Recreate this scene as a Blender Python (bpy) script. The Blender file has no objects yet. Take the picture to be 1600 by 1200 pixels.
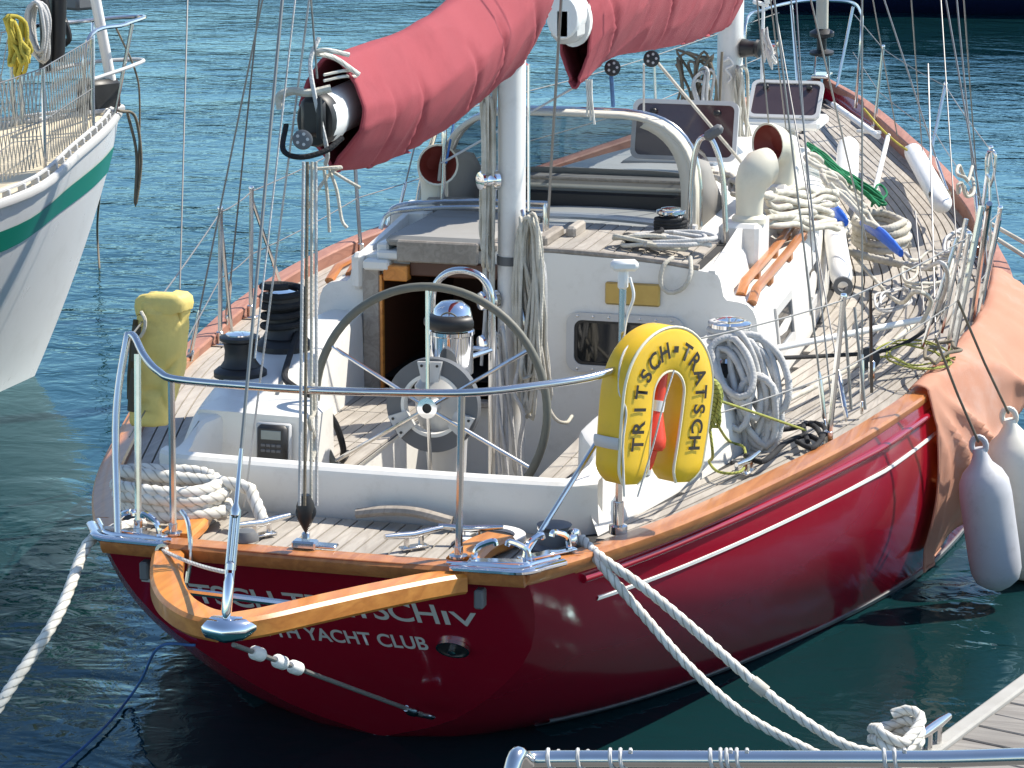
import bpy, bmesh, math, random
from mathutils import Vector, Matrix, noise
random.seed(7)
R = math.radians
S = bpy.context.scene
COL = S.collection

# ---------------------------------------------------------------- camera
CAM = Vector((2.97, -8.16, 3.58)); FOC = 3939.0
psi, tht, rol = R(15.2), R(12.86), R(0.11)
FW = Vector((-math.sin(psi)*math.cos(tht), math.cos(psi)*math.cos(tht), -math.sin(tht)))
RT = FW.cross(Vector((0, 0, 1))).normalized(); UP = RT.cross(FW)
RT, UP = RT*math.cos(rol)+UP*math.sin(rol), UP*math.cos(rol)-RT*math.sin(rol)
cd = bpy.data.cameras.new('camera'); cam = bpy.data.objects.new('camera', cd); COL.objects.link(cam)
cd.sensor_width = 36; cd.lens = FOC/1600*36; cd.clip_end = 2000; cd.clip_start = 0.1
M = Matrix((RT, UP, -FW)).transposed().to_4x4(); M.translation = CAM
cam.matrix_world = M
S.camera = cam
# ---------------------------------------------------------------- light
SUN_EL = 50.0; SUN_AZ = 52.0          # azimuth from +Y (forward) towards +X (starboard)
w = bpy.data.worlds.new('World'); S.world = w; w.use_nodes = True
nt = w.node_tree; nt.nodes.clear()
sky = nt.nodes.new('ShaderNodeTexSky'); sky.sky_type = 'NISHITA'; sky.sun_disc = False
sky.sun_elevation = R(SUN_EL); sky.sun_rotation = R(SUN_AZ); sky.air_density = 1.0; sky.dust_density = 0.2; sky.ozone_density = 1.8
bg = nt.nodes.new('ShaderNodeBackground'); bg.inputs[1].default_value = 0.138
wo = nt.nodes.new('ShaderNodeOutputWorld')
nt.links.new(sky.outputs[0], bg.inputs[0]); nt.links.new(bg.outputs[0], wo.inputs[0])
sl = bpy.data.lights.new('sun', 'SUN'); sl.energy = 5.0; sl.angle = R(0.53); sl.color = (1, .935, .83)
so = bpy.data.objects.new('sun', sl); COL.objects.link(so)
sdir = Vector((math.sin(R(SUN_AZ))*math.cos(R(SUN_EL)), math.cos(R(SUN_AZ))*math.cos(R(SUN_EL)), math.sin(R(SUN_EL))))
so.rotation_euler = sdir.to_track_quat('Z', 'Y').to_euler(); so.location = (20, 20, 30)
S.view_settings.view_transform = 'Standard'; S.view_settings.look = 'None'
S.view_settings.exposure = 0.57; S.view_settings.gamma = 1.0
S.render.engine = 'CYCLES'
S.cycles.max_bounces = 8; S.cycles.transparent_max_bounces = 12

# ---------------------------------------------------------------- helpers
def at(px, py, x=None, y=None, z=None):
    """surveyed point: the photograph's pixel (1600x1200) carried onto a real plane of the place"""
    d = FW + RT*((px-800)/FOC) + UP*((600-py)/FOC)
    i, v = (0, x) if x is not None else ((1, y) if y is not None else (2, z))
    return CAM + d*((v-CAM[i])/d[i])
def V(*a): return Vector(a)
def lerp(a, b, t): return a+(b-a)*t
def tab(T, y):
    """smooth (monotone cubic) table lookup"""
    n = len(T)
    if y <= T[0][0]: return T[0][1]
    if y >= T[-1][0]: return T[-1][1]
    for i in range(n-1):
        if T[i][0] <= y <= T[i+1][0]: break
    def sl(k):
        if k == 0: return (T[1][1]-T[0][1])/(T[1][0]-T[0][0])
        if k == n-1: return (T[-1][1]-T[-2][1])/(T[-1][0]-T[-2][0])
        return (T[k+1][1]-T[k-1][1])/(T[k+1][0]-T[k-1][0])
    h = T[i+1][0]-T[i][0]; t = (y-T[i][0])/h
    return ((2*t**3-3*t*t+1)*T[i][1]+(t**3-2*t*t+t)*h*sl(i)+(-2*t**3+3*t*t)*T[i+1][1]+(t**3-t*t)*h*sl(i+1))
def cat(pts, n=8, closed=False):
    """Catmull-Rom through the points"""
    P = [Vector(p) for p in pts]; out = []; m = len(P)
    if m < 3 and not closed: return [P[0].lerp(P[1], i/n) for i in range(n+1)]
    rng = range(m if closed else m-1)
    for i in rng:
        p1, p2 = P[i], P[(i+1) % m]
        p0 = P[(i-1) % m] if (closed or i > 0) else p1*2-p2
        p3 = P[(i+2) % m] if (closed or i < m-2) else p2*2-p1
        for k in range(n):
            t = k/n
            out.append(.5*((2*p1)+(p2-p0)*t+(2*p0-5*p1+4*p2-p3)*t*t+(3*p1-p0-3*p2+p3)*t**3))
    if not closed: out.append(P[-1].copy())
    return out
def ZM(loc=(0, 0, 0), rz=0, rx=0, ry=0, s=1):
    return Matrix.Translation(Vector(loc)) @ Matrix.Rotation(rz, 4, 'Z') @ Matrix.Rotation(ry, 4, 'Y') @ Matrix.Rotation(rx, 4, 'X') @ Matrix.Scale(s, 4)
def axisM(p, d, up=(0, 0, 1)):
    """matrix at p whose local Z runs along d"""
    z = Vector(d).normalized(); u = Vector(up)
    if abs(z.dot(u)) > .98: u = Vector((0, 1, 0))
    x = u.cross(z).normalized(); y = z.cross(x)
    m = Matrix((x, y, z)).transposed().to_4x4(); m.translation = Vector(p); return m

class MB:
    def __init__(s): s.v = []; s.f = []; s.uv = []; s.m = []; s.cm = 0
    def add(s, vs, fs, uvs=None):
        o = len(s.v); s.v += [tuple(p) for p in vs]
        for k, q in enumerate(fs):
            s.f.append(tuple(i+o for i in q)); s.uv.append(uvs[k] if uvs else None); s.m.append(s.cm)
        return s
    def tube(s, pts, r, n=8, closed=False, caps=True, lobes=0, pitch=.1, flat=1.0):
        P = [Vector(p) for p in pts]; m = len(P)
        if m < 2: return s
        T = []
        for i in range(m):
            a = P[(i-1) % m] if (closed or i > 0) else P[i]; b = P[(i+1) % m] if (closed or i < m-1) else P[i]
            t = b-a; T.append(t.normalized() if t.length > 1e-9 else Vector((0, 0, 1)))
        u = Vector((0, 0, 1)) if abs(T[0].z) < .9 else Vector((1, 0, 0))
        nrm = (u-T[0]*u.dot(T[0])).normalized(); vs = []; L = 0; Ls = []
        for i in range(m):
            if i: L += (P[i]-P[i-1]).length
            Ls.append(L)
            nrm = nrm-T[i]*nrm.dot(T[i])
            if nrm.length < 1e-6: nrm = T[i].orthogonal()
            nrm.normalize(); bn = T[i].cross(nrm)
            rr = r[i] if isinstance(r, (list, tuple)) else r
            for j in range(n):
                a = 2*math.pi*j/n; q = rr
                if lobes:
                    ph = 2*math.pi*L/pitch
                    q = rr*(.66+.34*abs(math.cos(lobes*.5*(a-ph)))**.8)
                vs.append(P[i]+nrm*(math.cos(a)*q)+bn*(math.sin(a)*q*flat))
        fs = []; us = []
        for i in range(m if closed else m-1):
            i2 = (i+1) % m; v0 = Ls[i]; v1 = Ls[i2] if i2 else L+.05
            for j in range(n):
                j2 = (j+1) % n
                fs.append((i*n+j, i*n+j2, i2*n+j2, i2*n+j))
                us.append(((j/n, v0), ((j+1)/n, v0), ((j+1)/n, v1), (j/n, v1)))
        if caps and not closed:
            fs.append(tuple(range(n-1, -1, -1))); us.append(None)
            fs.append(tuple((m-1)*n+j for j in range(n))); us.append(None)
        return s.add(vs, fs, us)
    def rod(s, a, b, r, n=8): return s.tube([a, b], r, n)
    def box(s, c, size, bev=0.0, M=None):
        hx, hy, hz = (q/2 for q in size); h = (hx, hy, hz); b = min(bev, hx*.9, hy*.9, hz*.9)
        M = (Matrix.Translation(Vector(c)) if M is None else M)
        if b <= 0:
            vs = [M @ Vector((sx*hx, sy*hy, sz*hz)) for sx in (-1, 1) for sy in (-1, 1) for sz in (-1, 1)]
            return s.add(vs, [(0, 1, 3, 2), (4, 6, 7, 5), (0, 4, 5, 1), (2, 3, 7, 6), (0, 2, 6, 4), (1, 5, 7, 3)])
        vs = []; sg = [(sx, sy, sz) for sx in (-1, 1) for sy in (-1, 1) for sz in (-1, 1)]
        for g in sg:
            for a in range(3):
                vs.append(M @ Vector([g[k]*(h[k] if k == a else h[k]-b) for k in range(3)]))
        ix = lambda g, a: sg.index(g)*3+a
        fs = []
        for a in range(3):
            o = [k for k in range(3) if k != a]
            for sgn in (-1, 1):
                q = []
                for (p, r) in ((-1, -1), (1, -1), (1, 1), (-1, 1)):
                    g = [0]*3; g[a] = sgn; g[o[0]] = p; g[o[1]] = r; q.append(ix(tuple(g), a))
                fs.append(tuple(q))
            # edges between axes o[0] and o[1], running along a
            for p in (-1, 1):
                for r in (-1, 1):
                    g0 = [0]*3; g0[o[0]] = p; g0[o[1]] = r; g1 = list(g0); g0[a] = -1; g1[a] = 1
                    g0 = tuple(g0); g1 = tuple(g1)
                    fs.append((ix(g0, o[0]), ix(g1, o[0]), ix(g1, o[1]), ix(g0, o[1])))
        for g in sg: fs.append((ix(g, 0), ix(g, 1), ix(g, 2)))
        return s.add(vs, fs)
    def lathe(s, prof, n=16, M=None):
        M = M or Matrix(); vs = []
        for (r, z) in prof:
            for j in range(n):
                a = 2*math.pi*j/n; vs.append(M @ Vector((r*math.cos(a), r*math.sin(a), z)))
        fs = [(i*n+j, i*n+(j+1) % n, (i+1)*n+(j+1) % n, (i+1)*n+j) for i in range(len(prof)-1) for j in range(n)]
        fs.append(tuple(range(n-1, -1, -1))); fs.append(tuple((len(prof)-1)*n+j for j in range(n)))
        return s.add(vs, fs)
    def grid(s, rows, closed=False, uv=False):
        n = len(rows[0]); vs = [p for r in rows for p in r]; fs = []; us = []
        for i in range(len(rows)-1):
            for j in range(n if closed else n-1):
                j2 = (j+1) % n
                fs.append((i*n+j, i*n+j2, (i+1)*n+j2, (i+1)*n+j))
                us.append(((j/n, i/len(rows)), ((j+1)/n, i/len(rows)), ((j+1)/n, (i+1)/len(rows)), (j/n, (i+1)/len(rows))))
        return s.add(vs, fs, us if uv else None)
    def loft(s, rings, caps=True):
        n = len(rings[0]); s.grid(rings, closed=True)
        o = len(s.v)-n*len(rings)
        if caps:
            s.f.append(tuple(o+j for j in range(n-1, -1, -1))); s.uv.append(None); s.m.append(s.cm)
            e = o+n*(len(rings)-1); s.f.append(tuple(e+j for j in range(n))); s.uv.append(None); s.m.append(s.cm)
        return s
    def prism(s, poly, M, d):
        """2-D outline extruded along local z from 0 to d"""
        n = len(poly); vs = [M @ Vector((p[0], p[1], 0)) for p in poly]+[M @ Vector((p[0], p[1], d)) for p in poly]
        fs = [tuple(range(n-1, -1, -1)), tuple(range(n, 2*n))]+[(j, (j+1) % n, n+(j+1) % n, n+j) for j in range(n)]
        return s.add(vs, fs)
    def ring_prism(s, outer, inner, M, d):
        n = len(outer); A = [M @ Vector((p[0], p[1], 0)) for p in outer]; B = [M @ Vector((p[0], p[1], d)) for p in outer]
        C = [M @ Vector((p[0], p[1], d)) for p in inner]; D = [M @ Vector((p[0], p[1], 0)) for p in inner]
        return s.grid([A, B, C, D, A], closed=True)
    def mesh(s, name, ang=40, recalc=True):
        me = bpy.data.meshes.new(name); me.from_pydata(s.v, [], s.f)
        if any(u for u in s.uv):
            l = me.uv_layers.new(name='UVMap'); k = 0
            for fi, p in enumerate(me.polygons):
                u = s.uv[fi]
                for j in range(p.loop_total):
                    l.data[p.loop_start+j].uv = u[j] if u else (0, 0)
        if any(s.m): me.polygons.foreach_set('material_index', s.m)
        if recalc:
            bm = bmesh.new(); bm.from_mesh(me); bmesh.ops.recalc_face_normals(bm, faces=bm.faces); bm.to_mesh(me); bm.free()
        me.polygons.foreach_set('use_smooth', [True]*len(me.polygons))
        me.set_sharp_from_angle(angle=R(ang)); me.update()
        return me
    def build(s, name, mat, parent=None, ang=40, recalc=True, **kw):
        return put(name, s.mesh(name, ang, recalc), mat, parent, **kw)
def put(name, me, mat, parent=None, label=None, cat=None, group=None, kind=None, centre=False):
    mats = mat if isinstance(mat, (list, tuple)) else [mat]
    if not me.materials:
        for m_ in mats: me.materials.append(m_)
    o = bpy.data.objects.new(name, me); COL.objects.link(o)
    if parent is not None:
        o.parent = parent; q = parent; off = Vector()
        while q is not None: off += q.location; q = q.parent
        o.location = -off if parent.type == 'EMPTY' or parent.location.length > 0 else (0, 0, 0)
        if parent.type != 'EMPTY': o.location = (0, 0, 0)
    elif centre:
        xs = [v.co for v in me.vertices]
        c = Vector(((min(p.x for p in xs)+max(p.x for p in xs))/2, (min(p.y for p in xs)+max(p.y for p in xs))/2, min(p.z for p in xs)))
        me.transform(Matrix.Translation(-c)); o.location = c
    tag(o, label, cat, group, kind)
    return o
def tag(o, label=None, cat=None, group=None, kind=None):
    if label: o['label'] = label
    if cat: o['category'] = cat
    if group: o['group'] = group
    if kind: o['kind'] = kind
    return o
def thing(name, loc, label, cat, group=None):
    o = bpy.data.objects.new(name, None); COL.objects.link(o); o.location = loc; o.empty_display_size = .2
    return tag(o, label, cat, group)
def dup(o, parent, **kw):
    c = o.copy(); COL.objects.link(c); c.parent = parent
    for k in ('label', 'group'):
        if k in kw: c[k] = kw[k]
    return c

# ---------------------------------------------------------------- materials
def mat(name, col, rough=.5, metal=0, coat=0, var=None, bump=None, spec=.5, coords='Object', rnd=0, stretch=(1, 1, 1), sheen=0, trans=0, dirt=None):
    """var=(colour2, scale, amount) noise tint; bump=(scale, strength); rnd=per-object value shift"""
    m = bpy.data.materials.new(name); m.use_nodes = True; t = m.node_tree; b = t.nodes['Principled BSDF']
    b.inputs['Base Color'].default_value = (*col, 1); b.inputs['Roughness'].default_value = rough
    b.inputs['Metallic'].default_value = metal; b.inputs['Coat Weight'].default_value = coat; b.inputs['Coat Roughness'].default_value = .06
    b.inputs['Specular IOR Level'].default_value = spec; b.inputs['Sheen Weight'].default_value = sheen
    N = t.nodes.new; L = t.links.new
    tc = N('ShaderNodeTexCoord'); mp = N('ShaderNodeMapping'); mp.inputs['Scale'].default_value = stretch
    L(tc.outputs[coords], mp.inputs[0]); src = None
    if var:
        c2, sc, am = var
        n = N('ShaderNodeTexNoise'); n.inputs['Scale'].default_value = sc; n.inputs['Detail'].default_value = 6; n.inputs['Roughness'].default_value = .62
        L(mp.outputs[0], n.inputs[0])
        r = N('ShaderNodeMapRange'); r.inputs[1].default_value = .5-.28; r.inputs[2].default_value = .5+.28; r.inputs[3].default_value = 0; r.inputs[4].default_value = am
        L(n.outputs[0], r.inputs[0])
        x = N('ShaderNodeMix'); x.data_type = 'RGBA'; x.inputs[6].default_value = (*col, 1); x.inputs[7].default_value = (*c2, 1)
        L(r.outputs[0], x.inputs[0]); src = x.outputs[2]
        rr = N('ShaderNodeMapRange'); rr.inputs[3].default_value = max(.02, rough*.8); rr.inputs[4].default_value = min(1, rough*1.25)
        L(n.outputs[0], rr.inputs[0]); L(rr.outputs[0], b.inputs['Roughness'])
    if dirt:
        c3, sc3, am3 = dirt
        n3 = N('ShaderNodeTexNoise'); n3.inputs['Scale'].default_value = sc3; n3.inputs['Detail'].default_value = 8; n3.inputs['Roughness'].default_value = .7
        L(tc.outputs['Object'], n3.inputs[0])
        r3 = N('ShaderNodeMapRange'); r3.inputs[1].default_value = .52; r3.inputs[2].default_value = .78; r3.inputs[4].default_value = am3
        L(n3.outputs[0], r3.inputs[0])
        x3 = N('ShaderNodeMix'); x3.data_type = 'RGBA'; x3.inputs[7].default_value = (*c3, 1)
        if src: L(src, x3.inputs[6])
        else: x3.inputs[6].default_value = (*col, 1)
        L(r3.outputs[0], x3.inputs[0]); src = x3.outputs[2]
    if rnd:
        oi = N('ShaderNodeObjectInfo'); r2 = N('ShaderNodeMapRange'); r2.inputs[3].default_value = 1-rnd; r2.inputs[4].default_value = 1+rnd
        L(oi.outputs['Random'], r2.inputs[0]); h = N('ShaderNodeHueSaturation'); L(r2.outputs[0], h.inputs['Value'])
        if src: L(src, h.inputs['Color'])
        else: h.inputs['Color'].default_value = (*col, 1)
        src = h.outputs[0]
    if src: L(src, b.inputs['Base Color'])
    if bump:
        n2 = N('ShaderNodeTexNoise'); n2.inputs['Scale'].default_value = bump[0]; n2.inputs['Detail'].default_value = 4; L(mp.outputs[0], n2.inputs[0])
        bp = N('ShaderNodeBump'); bp.inputs['Strength'].default_value = bump[1]; bp.inputs['Distance'].default_value = .01
        L(n2.outputs[0], bp.inputs['Height']); L(bp.outputs[0], b.inputs['Normal'])
    return m
def wood(name, c1, c2, rough, coat=0, scale=9, stretch=(1, .12, 1), rnd=.08, bumpk=.25):
    m = bpy.data.materials.new(name); m.use_nodes = True; t = m.node_tree; b = t.nodes['Principled BSDF']; N = t.nodes.new; L = t.links.new
    tc = N('ShaderNodeTexCoord'); mp = N('ShaderNodeMapping'); mp.inputs['Scale'].default_value = stretch; L(tc.outputs['Object'], mp.inputs[0])
    n = N('ShaderNodeTexNoise'); n.inputs['Scale'].default_value = scale*1.5; n.inputs['Detail'].default_value = 4; n.inputs['Distortion'].default_value = .8; L(mp.outputs[0], n.inputs[0])
    ml = N('ShaderNodeMath'); ml.operation = 'MULTIPLY'; ml.inputs[1].default_value = 9; L(n.outputs[0], ml.inputs[0])
    fr = N('ShaderNodeMath'); fr.operation = 'PINGPONG'; fr.inputs[1].default_value = 1; L(ml.outputs[0], fr.inputs[0])
    n2 = N('ShaderNodeTexNoise'); n2.inputs['Scale'].default_value = scale*18; n2.inputs['Detail'].default_value = 5; L(mp.outputs[0], n2.inputs[0])
    mx = N('ShaderNodeMix'); mx.inputs[0].default_value = .45; L(fr.outputs[0], mx.inputs[2]); L(n2.outputs[0], mx.inputs[3])
    cr = N('ShaderNodeMix'); cr.data_type = 'RGBA'; cr.inputs[6].default_value = (*c1, 1); cr.inputs[7].default_value = (*c2, 1); L(mx.outputs[0], cr.inputs[0])
    oi = N('ShaderNodeObjectInfo'); r2 = N('ShaderNodeMapRange'); r2.inputs[3].default_value = 1-rnd; r2.inputs[4].default_value = 1+rnd; L(oi.outputs['Random'], r2.inputs[0])
    n5 = N('ShaderNodeTexNoise'); n5.inputs['Scale'].default_value = 2.3; n5.inputs['Detail'].default_value = 5; L(tc.outputs['Object'], n5.inputs[0])
    r5 = N('ShaderNodeMapRange'); r5.inputs[1].default_value = .3; r5.inputs[2].default_value = .7; r5.inputs[3].default_value = .84; r5.inputs[4].default_value = 1.1; L(n5.outputs[0], r5.inputs[0])
    mm = N('ShaderNodeMath'); mm.operation = 'MULTIPLY'; L(r2.outputs[0], mm.inputs[0]); L(r5.outputs[0], mm.inputs[1])
    h = N('ShaderNodeHueSaturation'); L(mm.outputs[0], h.inputs['Value']); L(cr.outputs[2], h.inputs['Color']); L(h.outputs[0], b.inputs['Base Color'])
    b.inputs['Roughness'].default_value = rough; b.inputs['Coat Weight'].default_value = coat; b.inputs['Coat Roughness'].default_value = .08
    bp = N('ShaderNodeBump'); bp.inputs['Strength'].default_value = bumpk; bp.inputs['Distance'].default_value = .004; L(mx.outputs[0], bp.inputs['Height']); L(bp.outputs[0], b.inputs['Normal'])
    return m
LAY = .125
def ropemat(name, col, col2, rough=.85, braid=True, fleck=None, laid=False):
    m = bpy.data.materials.new(name); m.use_nodes = True; t = m.node_tree; b = t.nodes['Principled BSDF']; N = t.nodes.new; L = t.links.new
    uv = N('ShaderNodeUVMap'); uv.uv_map = 'UVMap'; mp = N('ShaderNodeMapping'); mp.inputs['Scale'].default_value = (2, 60, 1); L(uv.outputs[0], mp.inputs[0])
    sx = N('ShaderNodeSeparateXYZ'); L(mp.outputs[0], sx.inputs[0])
    def diag(op):
        a = N('ShaderNodeMath'); a.operation = op; L(sx.outputs[0], a.inputs[0]); L(sx.outputs[1], a.inputs[1])
        p = N('ShaderNodeMath'); p.operation = 'PINGPONG'; p.inputs[1].default_value = .5; L(a.outputs[0], p.inputs[0]); return p
    p1 = diag('ADD'); p2 = diag('SUBTRACT')
    mx = N('ShaderNodeMath'); mx.operation = 'MAXIMUM'; L(p1.outputs[0], mx.inputs[0]); L(p2.outputs[0], mx.inputs[1])
    no = N('ShaderNodeTexNoise'); no.inputs['Scale'].default_value = 14; no.inputs['Detail'].default_value = 5
    tc = N('ShaderNodeTexCoord'); L(tc.outputs['Object'], no.inputs[0])
    c = N('ShaderNodeMix'); c.data_type = 'RGBA'; c.inputs[6].default_value = (*col, 1); c.inputs[7].default_value = (*col2, 1)
    r = N('ShaderNodeMapRange'); r.inputs[1].default_value = .35; r.inputs[2].default_value = .7; L(no.outputs[0], r.inputs[0]); L(r.outputs[0], c.inputs[0])
    out = c.outputs[2]
    if fleck:
        g = N('ShaderNodeMath'); g.operation = 'GREATER_THAN'; g.inputs[1].default_value = .4; L(p1.outputs[0], g.inputs[0])
        c2 = N('ShaderNodeMix'); c2.data_type = 'RGBA'; c2.inputs[7].default_value = (*fleck, 1); L(out, c2.inputs[6]); L(g.outputs[0], c2.inputs[0]); out = c2.outputs[2]
    if laid:                                   # darker colour along the grooves between the three strands
        s2 = N('ShaderNodeSeparateXYZ'); L(uv.outputs[0], s2.inputs[0])
        dv = N('ShaderNodeMath'); dv.operation = 'DIVIDE'; dv.inputs[1].default_value = LAY; L(s2.outputs[1], dv.inputs[0])
        sb = N('ShaderNodeMath'); sb.operation = 'SUBTRACT'; L(s2.outputs[0], sb.inputs[0]); L(dv.outputs[0], sb.inputs[1])
        m3 = N('ShaderNodeMath'); m3.operation = 'MULTIPLY'; m3.inputs[1].default_value = 3; L(sb.outputs[0], m3.inputs[0])
        pg = N('ShaderNodeMath'); pg.operation = 'PINGPONG'; pg.inputs[1].default_value = .5; L(m3.outputs[0], pg.inputs[0])
        rg = N('ShaderNodeMapRange'); rg.inputs[1].default_value = .36; rg.inputs[2].default_value = .5; rg.inputs[4].default_value = .75; L(pg.outputs[0], rg.inputs[0])
        c4 = N('ShaderNodeMix'); c4.data_type = 'RGBA'; c4.inputs[7].default_value = (.20, .18, .14, 1); L(out, c4.inputs[6]); L(rg.outputs[0], c4.inputs[0]); out = c4.outputs[2]
    L(out, b.inputs['Base Color']); b.inputs['Roughness'].default_value = rough; b.inputs['Specular IOR Level'].default_value = .25
    if braid:
        bp = N('ShaderNodeBump'); bp.inputs['Strength'].default_value = .7; bp.inputs['Distance'].default_value = .003; L(mx.outputs[0], bp.inputs['Height']); L(bp.outputs[0], b.inputs['Normal'])
    return m
def glassy(name, tint, alpha, rough=.04):
    m = bpy.data.materials.new(name); m.use_nodes = True; t = m.node_tree; t.nodes.clear(); N = t.nodes.new; L = t.links.new
    o = N('ShaderNodeOutputMaterial'); g = N('ShaderNodeBsdfGlossy'); g.inputs['Roughness'].default_value = rough
    tr = N('ShaderNodeBsdfTransparent'); tr.inputs[0].default_value = (*tint, 1); lw = N('ShaderNodeLayerWeight'); lw.inputs[0].default_value = .5; fr = N('ShaderNodeMath'); fr.operation = 'POWER'; fr.inputs[1].default_value = 4; L(lw.outputs['Facing'], fr.inputs[0])
    ad = N('ShaderNodeMath'); ad.operation = 'ADD'; ad.inputs[1].default_value = alpha; ad.use_clamp = True; L(fr.outputs[0], ad.inputs[0])
    no = N('ShaderNodeTexNoise'); no.inputs['Scale'].default_value = 5; bp = N('ShaderNodeBump'); bp.inputs['Strength'].default_value = .12; bp.inputs['Distance'].default_value = .03
    tc = N('ShaderNodeTexCoord'); L(tc.outputs['Object'], no.inputs[0]); L(no.outputs[0], bp.inputs['Height']); L(bp.outputs[0], g.inputs['Normal'])
    mx = N('ShaderNodeMixShader'); L(ad.outputs[0], mx.inputs[0]); L(tr.outputs[0], mx.inputs[1]); L(g.outputs[0], mx.inputs[2]); L(mx.outputs[0], o.inputs[0])
    return m
RED = mat('red_gelcoat', (.30, .004, .020), .16, coat=.55, var=((.24, .004, .016), 1.3, .7), dirt=((.26, .07, .07), 9, .14))
WHITE = mat('white_gelcoat', (.76, .745, .705), .36, var=((.69, .665, .60), 2.2, .6), dirt=((.42, .38, .31), 11, .30), bump=(60, .05))
CREAM = mat('cream_plastic', (.75, .70, .56), .42, var=((.64, .58, .44), 5, .5), dirt=((.45, .40, .30), 10, .3))
COWLRED = mat('cowl_inside_red', (.20, .03, .02), .5)
TEAK = wood('weathered_teak', (.45, .415, .362), (.315, .28, .24), .72, rnd=.13)
GREYTEAK = wood('grey_teak_trim', (.36, .32, .27), (.22, .19, .16), .7)
VARN = wood('varnished_pine', (.76, .31, .060), (.46, .145, .022), .38, coat=.3, scale=5, rnd=.03, bumpk=.1)
RAILW = wood('toe_rail_wood', (.56, .225, .065), (.35, .12, .036), .4, coat=.35, scale=6, rnd=.05, bumpk=.15)
RAILG = wood('bleached_rail_wood', (.42, .20, .14), (.28, .12, .085), .6, scale=6, rnd=.05)
CAULK = mat('black_caulk', (.025, .024, .023), .7)
STEEL = mat('stainless', (.72, .71, .70), .16, metal=1, var=((.55, .53, .50), 25, .5))
WIRE = mat('rigging_wire', (.26, .255, .245), .45, metal=.6)
CHROME = mat('polished_chrome', (.82, .82, .83), .06, metal=1)
BLACK = mat('black_plastic', (.013, .013, .014), .45, var=((.028, .028, .028), 12, .6))
RUBBER = mat('grey_rubber', (.12, .125, .13), .55)
DGLASS = mat('dark_acrylic', (.055, .035, .038), .12, coat=.5, var=((.10, .07, .07), 9, .5))
GLASS = glassy('clear_vinyl', (.42, .455, .48), .16, .09)
WGLASS = mat('window_glass', (.01, .012, .014), .05, spec=.8)
GREY = mat('grey_plastic', (.105, .11, .118), .5, var=((.14, .145, .15), 8, .5))
LGREY = mat('pale_grey_metal', (.55, .55, .54), .4, var=((.45, .44, .42), 6, .5))
ALU = mat('painted_mast', (.78, .77, .74), .35, var=((.62, .60, .56), 3, .5), dirt=((.35, .33, .3), 11, .25))
CANVAS = mat('red_sailcloth', (.275, .036, .050), .9, var=((.35, .064, .077), 2.2, .8), bump=(340, .3), dirt=((.21, .026, .038), 3.2, .7))
CANVIN = mat('sail_cover_inside', (.06, .010, .014), .9)
PALECAN = mat('cream_canvas', (.57, .54, .465), .85, var=((.46, .43, .36), 3, .6), bump=(300, .2))
GREYCAN = mat('grey_canvas', (.30, .29, .27), .85, var=((.22, .21, .19), 3, .6))
CLOTH = mat('faded_orange_cloth', (.66, .31, .19), .9, var=((.70, .42, .31), 2.6, .9), bump=(260, .3), dirt=((.74, .56, .48), 2.0, .9))
t_ = CLOTH.node_tree; tl = t_.nodes.new('ShaderNodeBsdfTranslucent'); tl.inputs[0].default_value = (.66, .27, .13, 1); ms = t_.nodes.new('ShaderNodeMixShader'); ms.inputs[0].default_value = .35
t_.links.new(t_.nodes['Principled BSDF'].outputs[0], ms.inputs[1]); t_.links.new(tl.outputs[0], ms.inputs[2]); t_.links.new(ms.outputs[0], t_.nodes['Material Output'].inputs[0])
YEL = mat('yellow_pvc', (.80, .50, .015), .42, var=((.66, .40, .02), 6, .5), dirt=((.40, .26, .05), 13, .25), bump=(25, .06))
BAGY = mat('faded_yellow_pvc', (.74, .60, .19), .6, var=((.60, .47, .14), 5, .8), dirt=((.36, .30, .14), 7, .45), bump=(26, .3))
PIPING = mat('white_piping', (.75, .70, .52), .6)
FLOAT = mat('orange_float', (.75, .055, .02), .35)
LETB = mat('black_lettering', (.02, .015, .01), .6)
LETW = mat('silver_lettering', (.58, .56, .54), .5)
FEND = mat('fender_grey', (.50, .50, .52), .5, var=((.40, .40, .42), 7, .6), dirt=((.22, .21, .2), 16, .35))
FENDW = mat('fender_cream', (.72, .69, .60), .5, var=((.60, .57, .48), 5, .6), dirt=((.35, .33, .28), 14, .3))
FENDWH = mat('fender_white', (.82, .81, .78), .45, var=((.7, .69, .66), 6, .5))
BRASS = mat('brass_plaque', (.55, .40, .14), .35, metal=.7, var=((.40, .27, .08), 9, .7))
ROPEW = ropemat('white_rope', (.76, .74, .68), (.60, .57, .50), braid=False, laid=True)
ROPEC = ropemat('cream_braid', (.58, .55, .475), (.41, .38, .31))
ROPEG = ropemat('grey_braid', (.56, .555, .54), (.40, .395, .38))
ROPEGN = ropemat('green_line', (.015, .20, .08), (.01, .12, .05))
ROPEBL = mat('blue_tape', (.01, .10, .55), .4, var=((.02, .16, .65), 20, .6))
ROPEK = ropemat('black_line', (.02, .02, .022), (.035, .035, .035))
ROPEY = ropemat('yellow_green_line', (.42, .42, .10), (.25, .27, .07), fleck=(.08, .10, .03))
ROPEO = ropemat('olive_yellow_rope', (.50, .42, .07), (.34, .28, .05))
ROPEBU = ropemat('blue_line', (.06, .17, .40), (.05, .12, .28))
ROPEBR = ropemat('old_brown_line', (.22, .19, .14), (.14, .12, .09))
LEATH = mat('olive_leather', (.15, .15, .12), .55, var=((.11, .105, .085), 15, .7))
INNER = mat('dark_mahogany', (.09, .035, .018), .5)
TANDECK = mat('tan_deck_paint', (.70, .60, .42), .7, var=((.60, .50, .34), 3, .5), bump=(150, .2))
GREEN = mat('green_stripe', (.005, .22, .14), .3)
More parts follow.
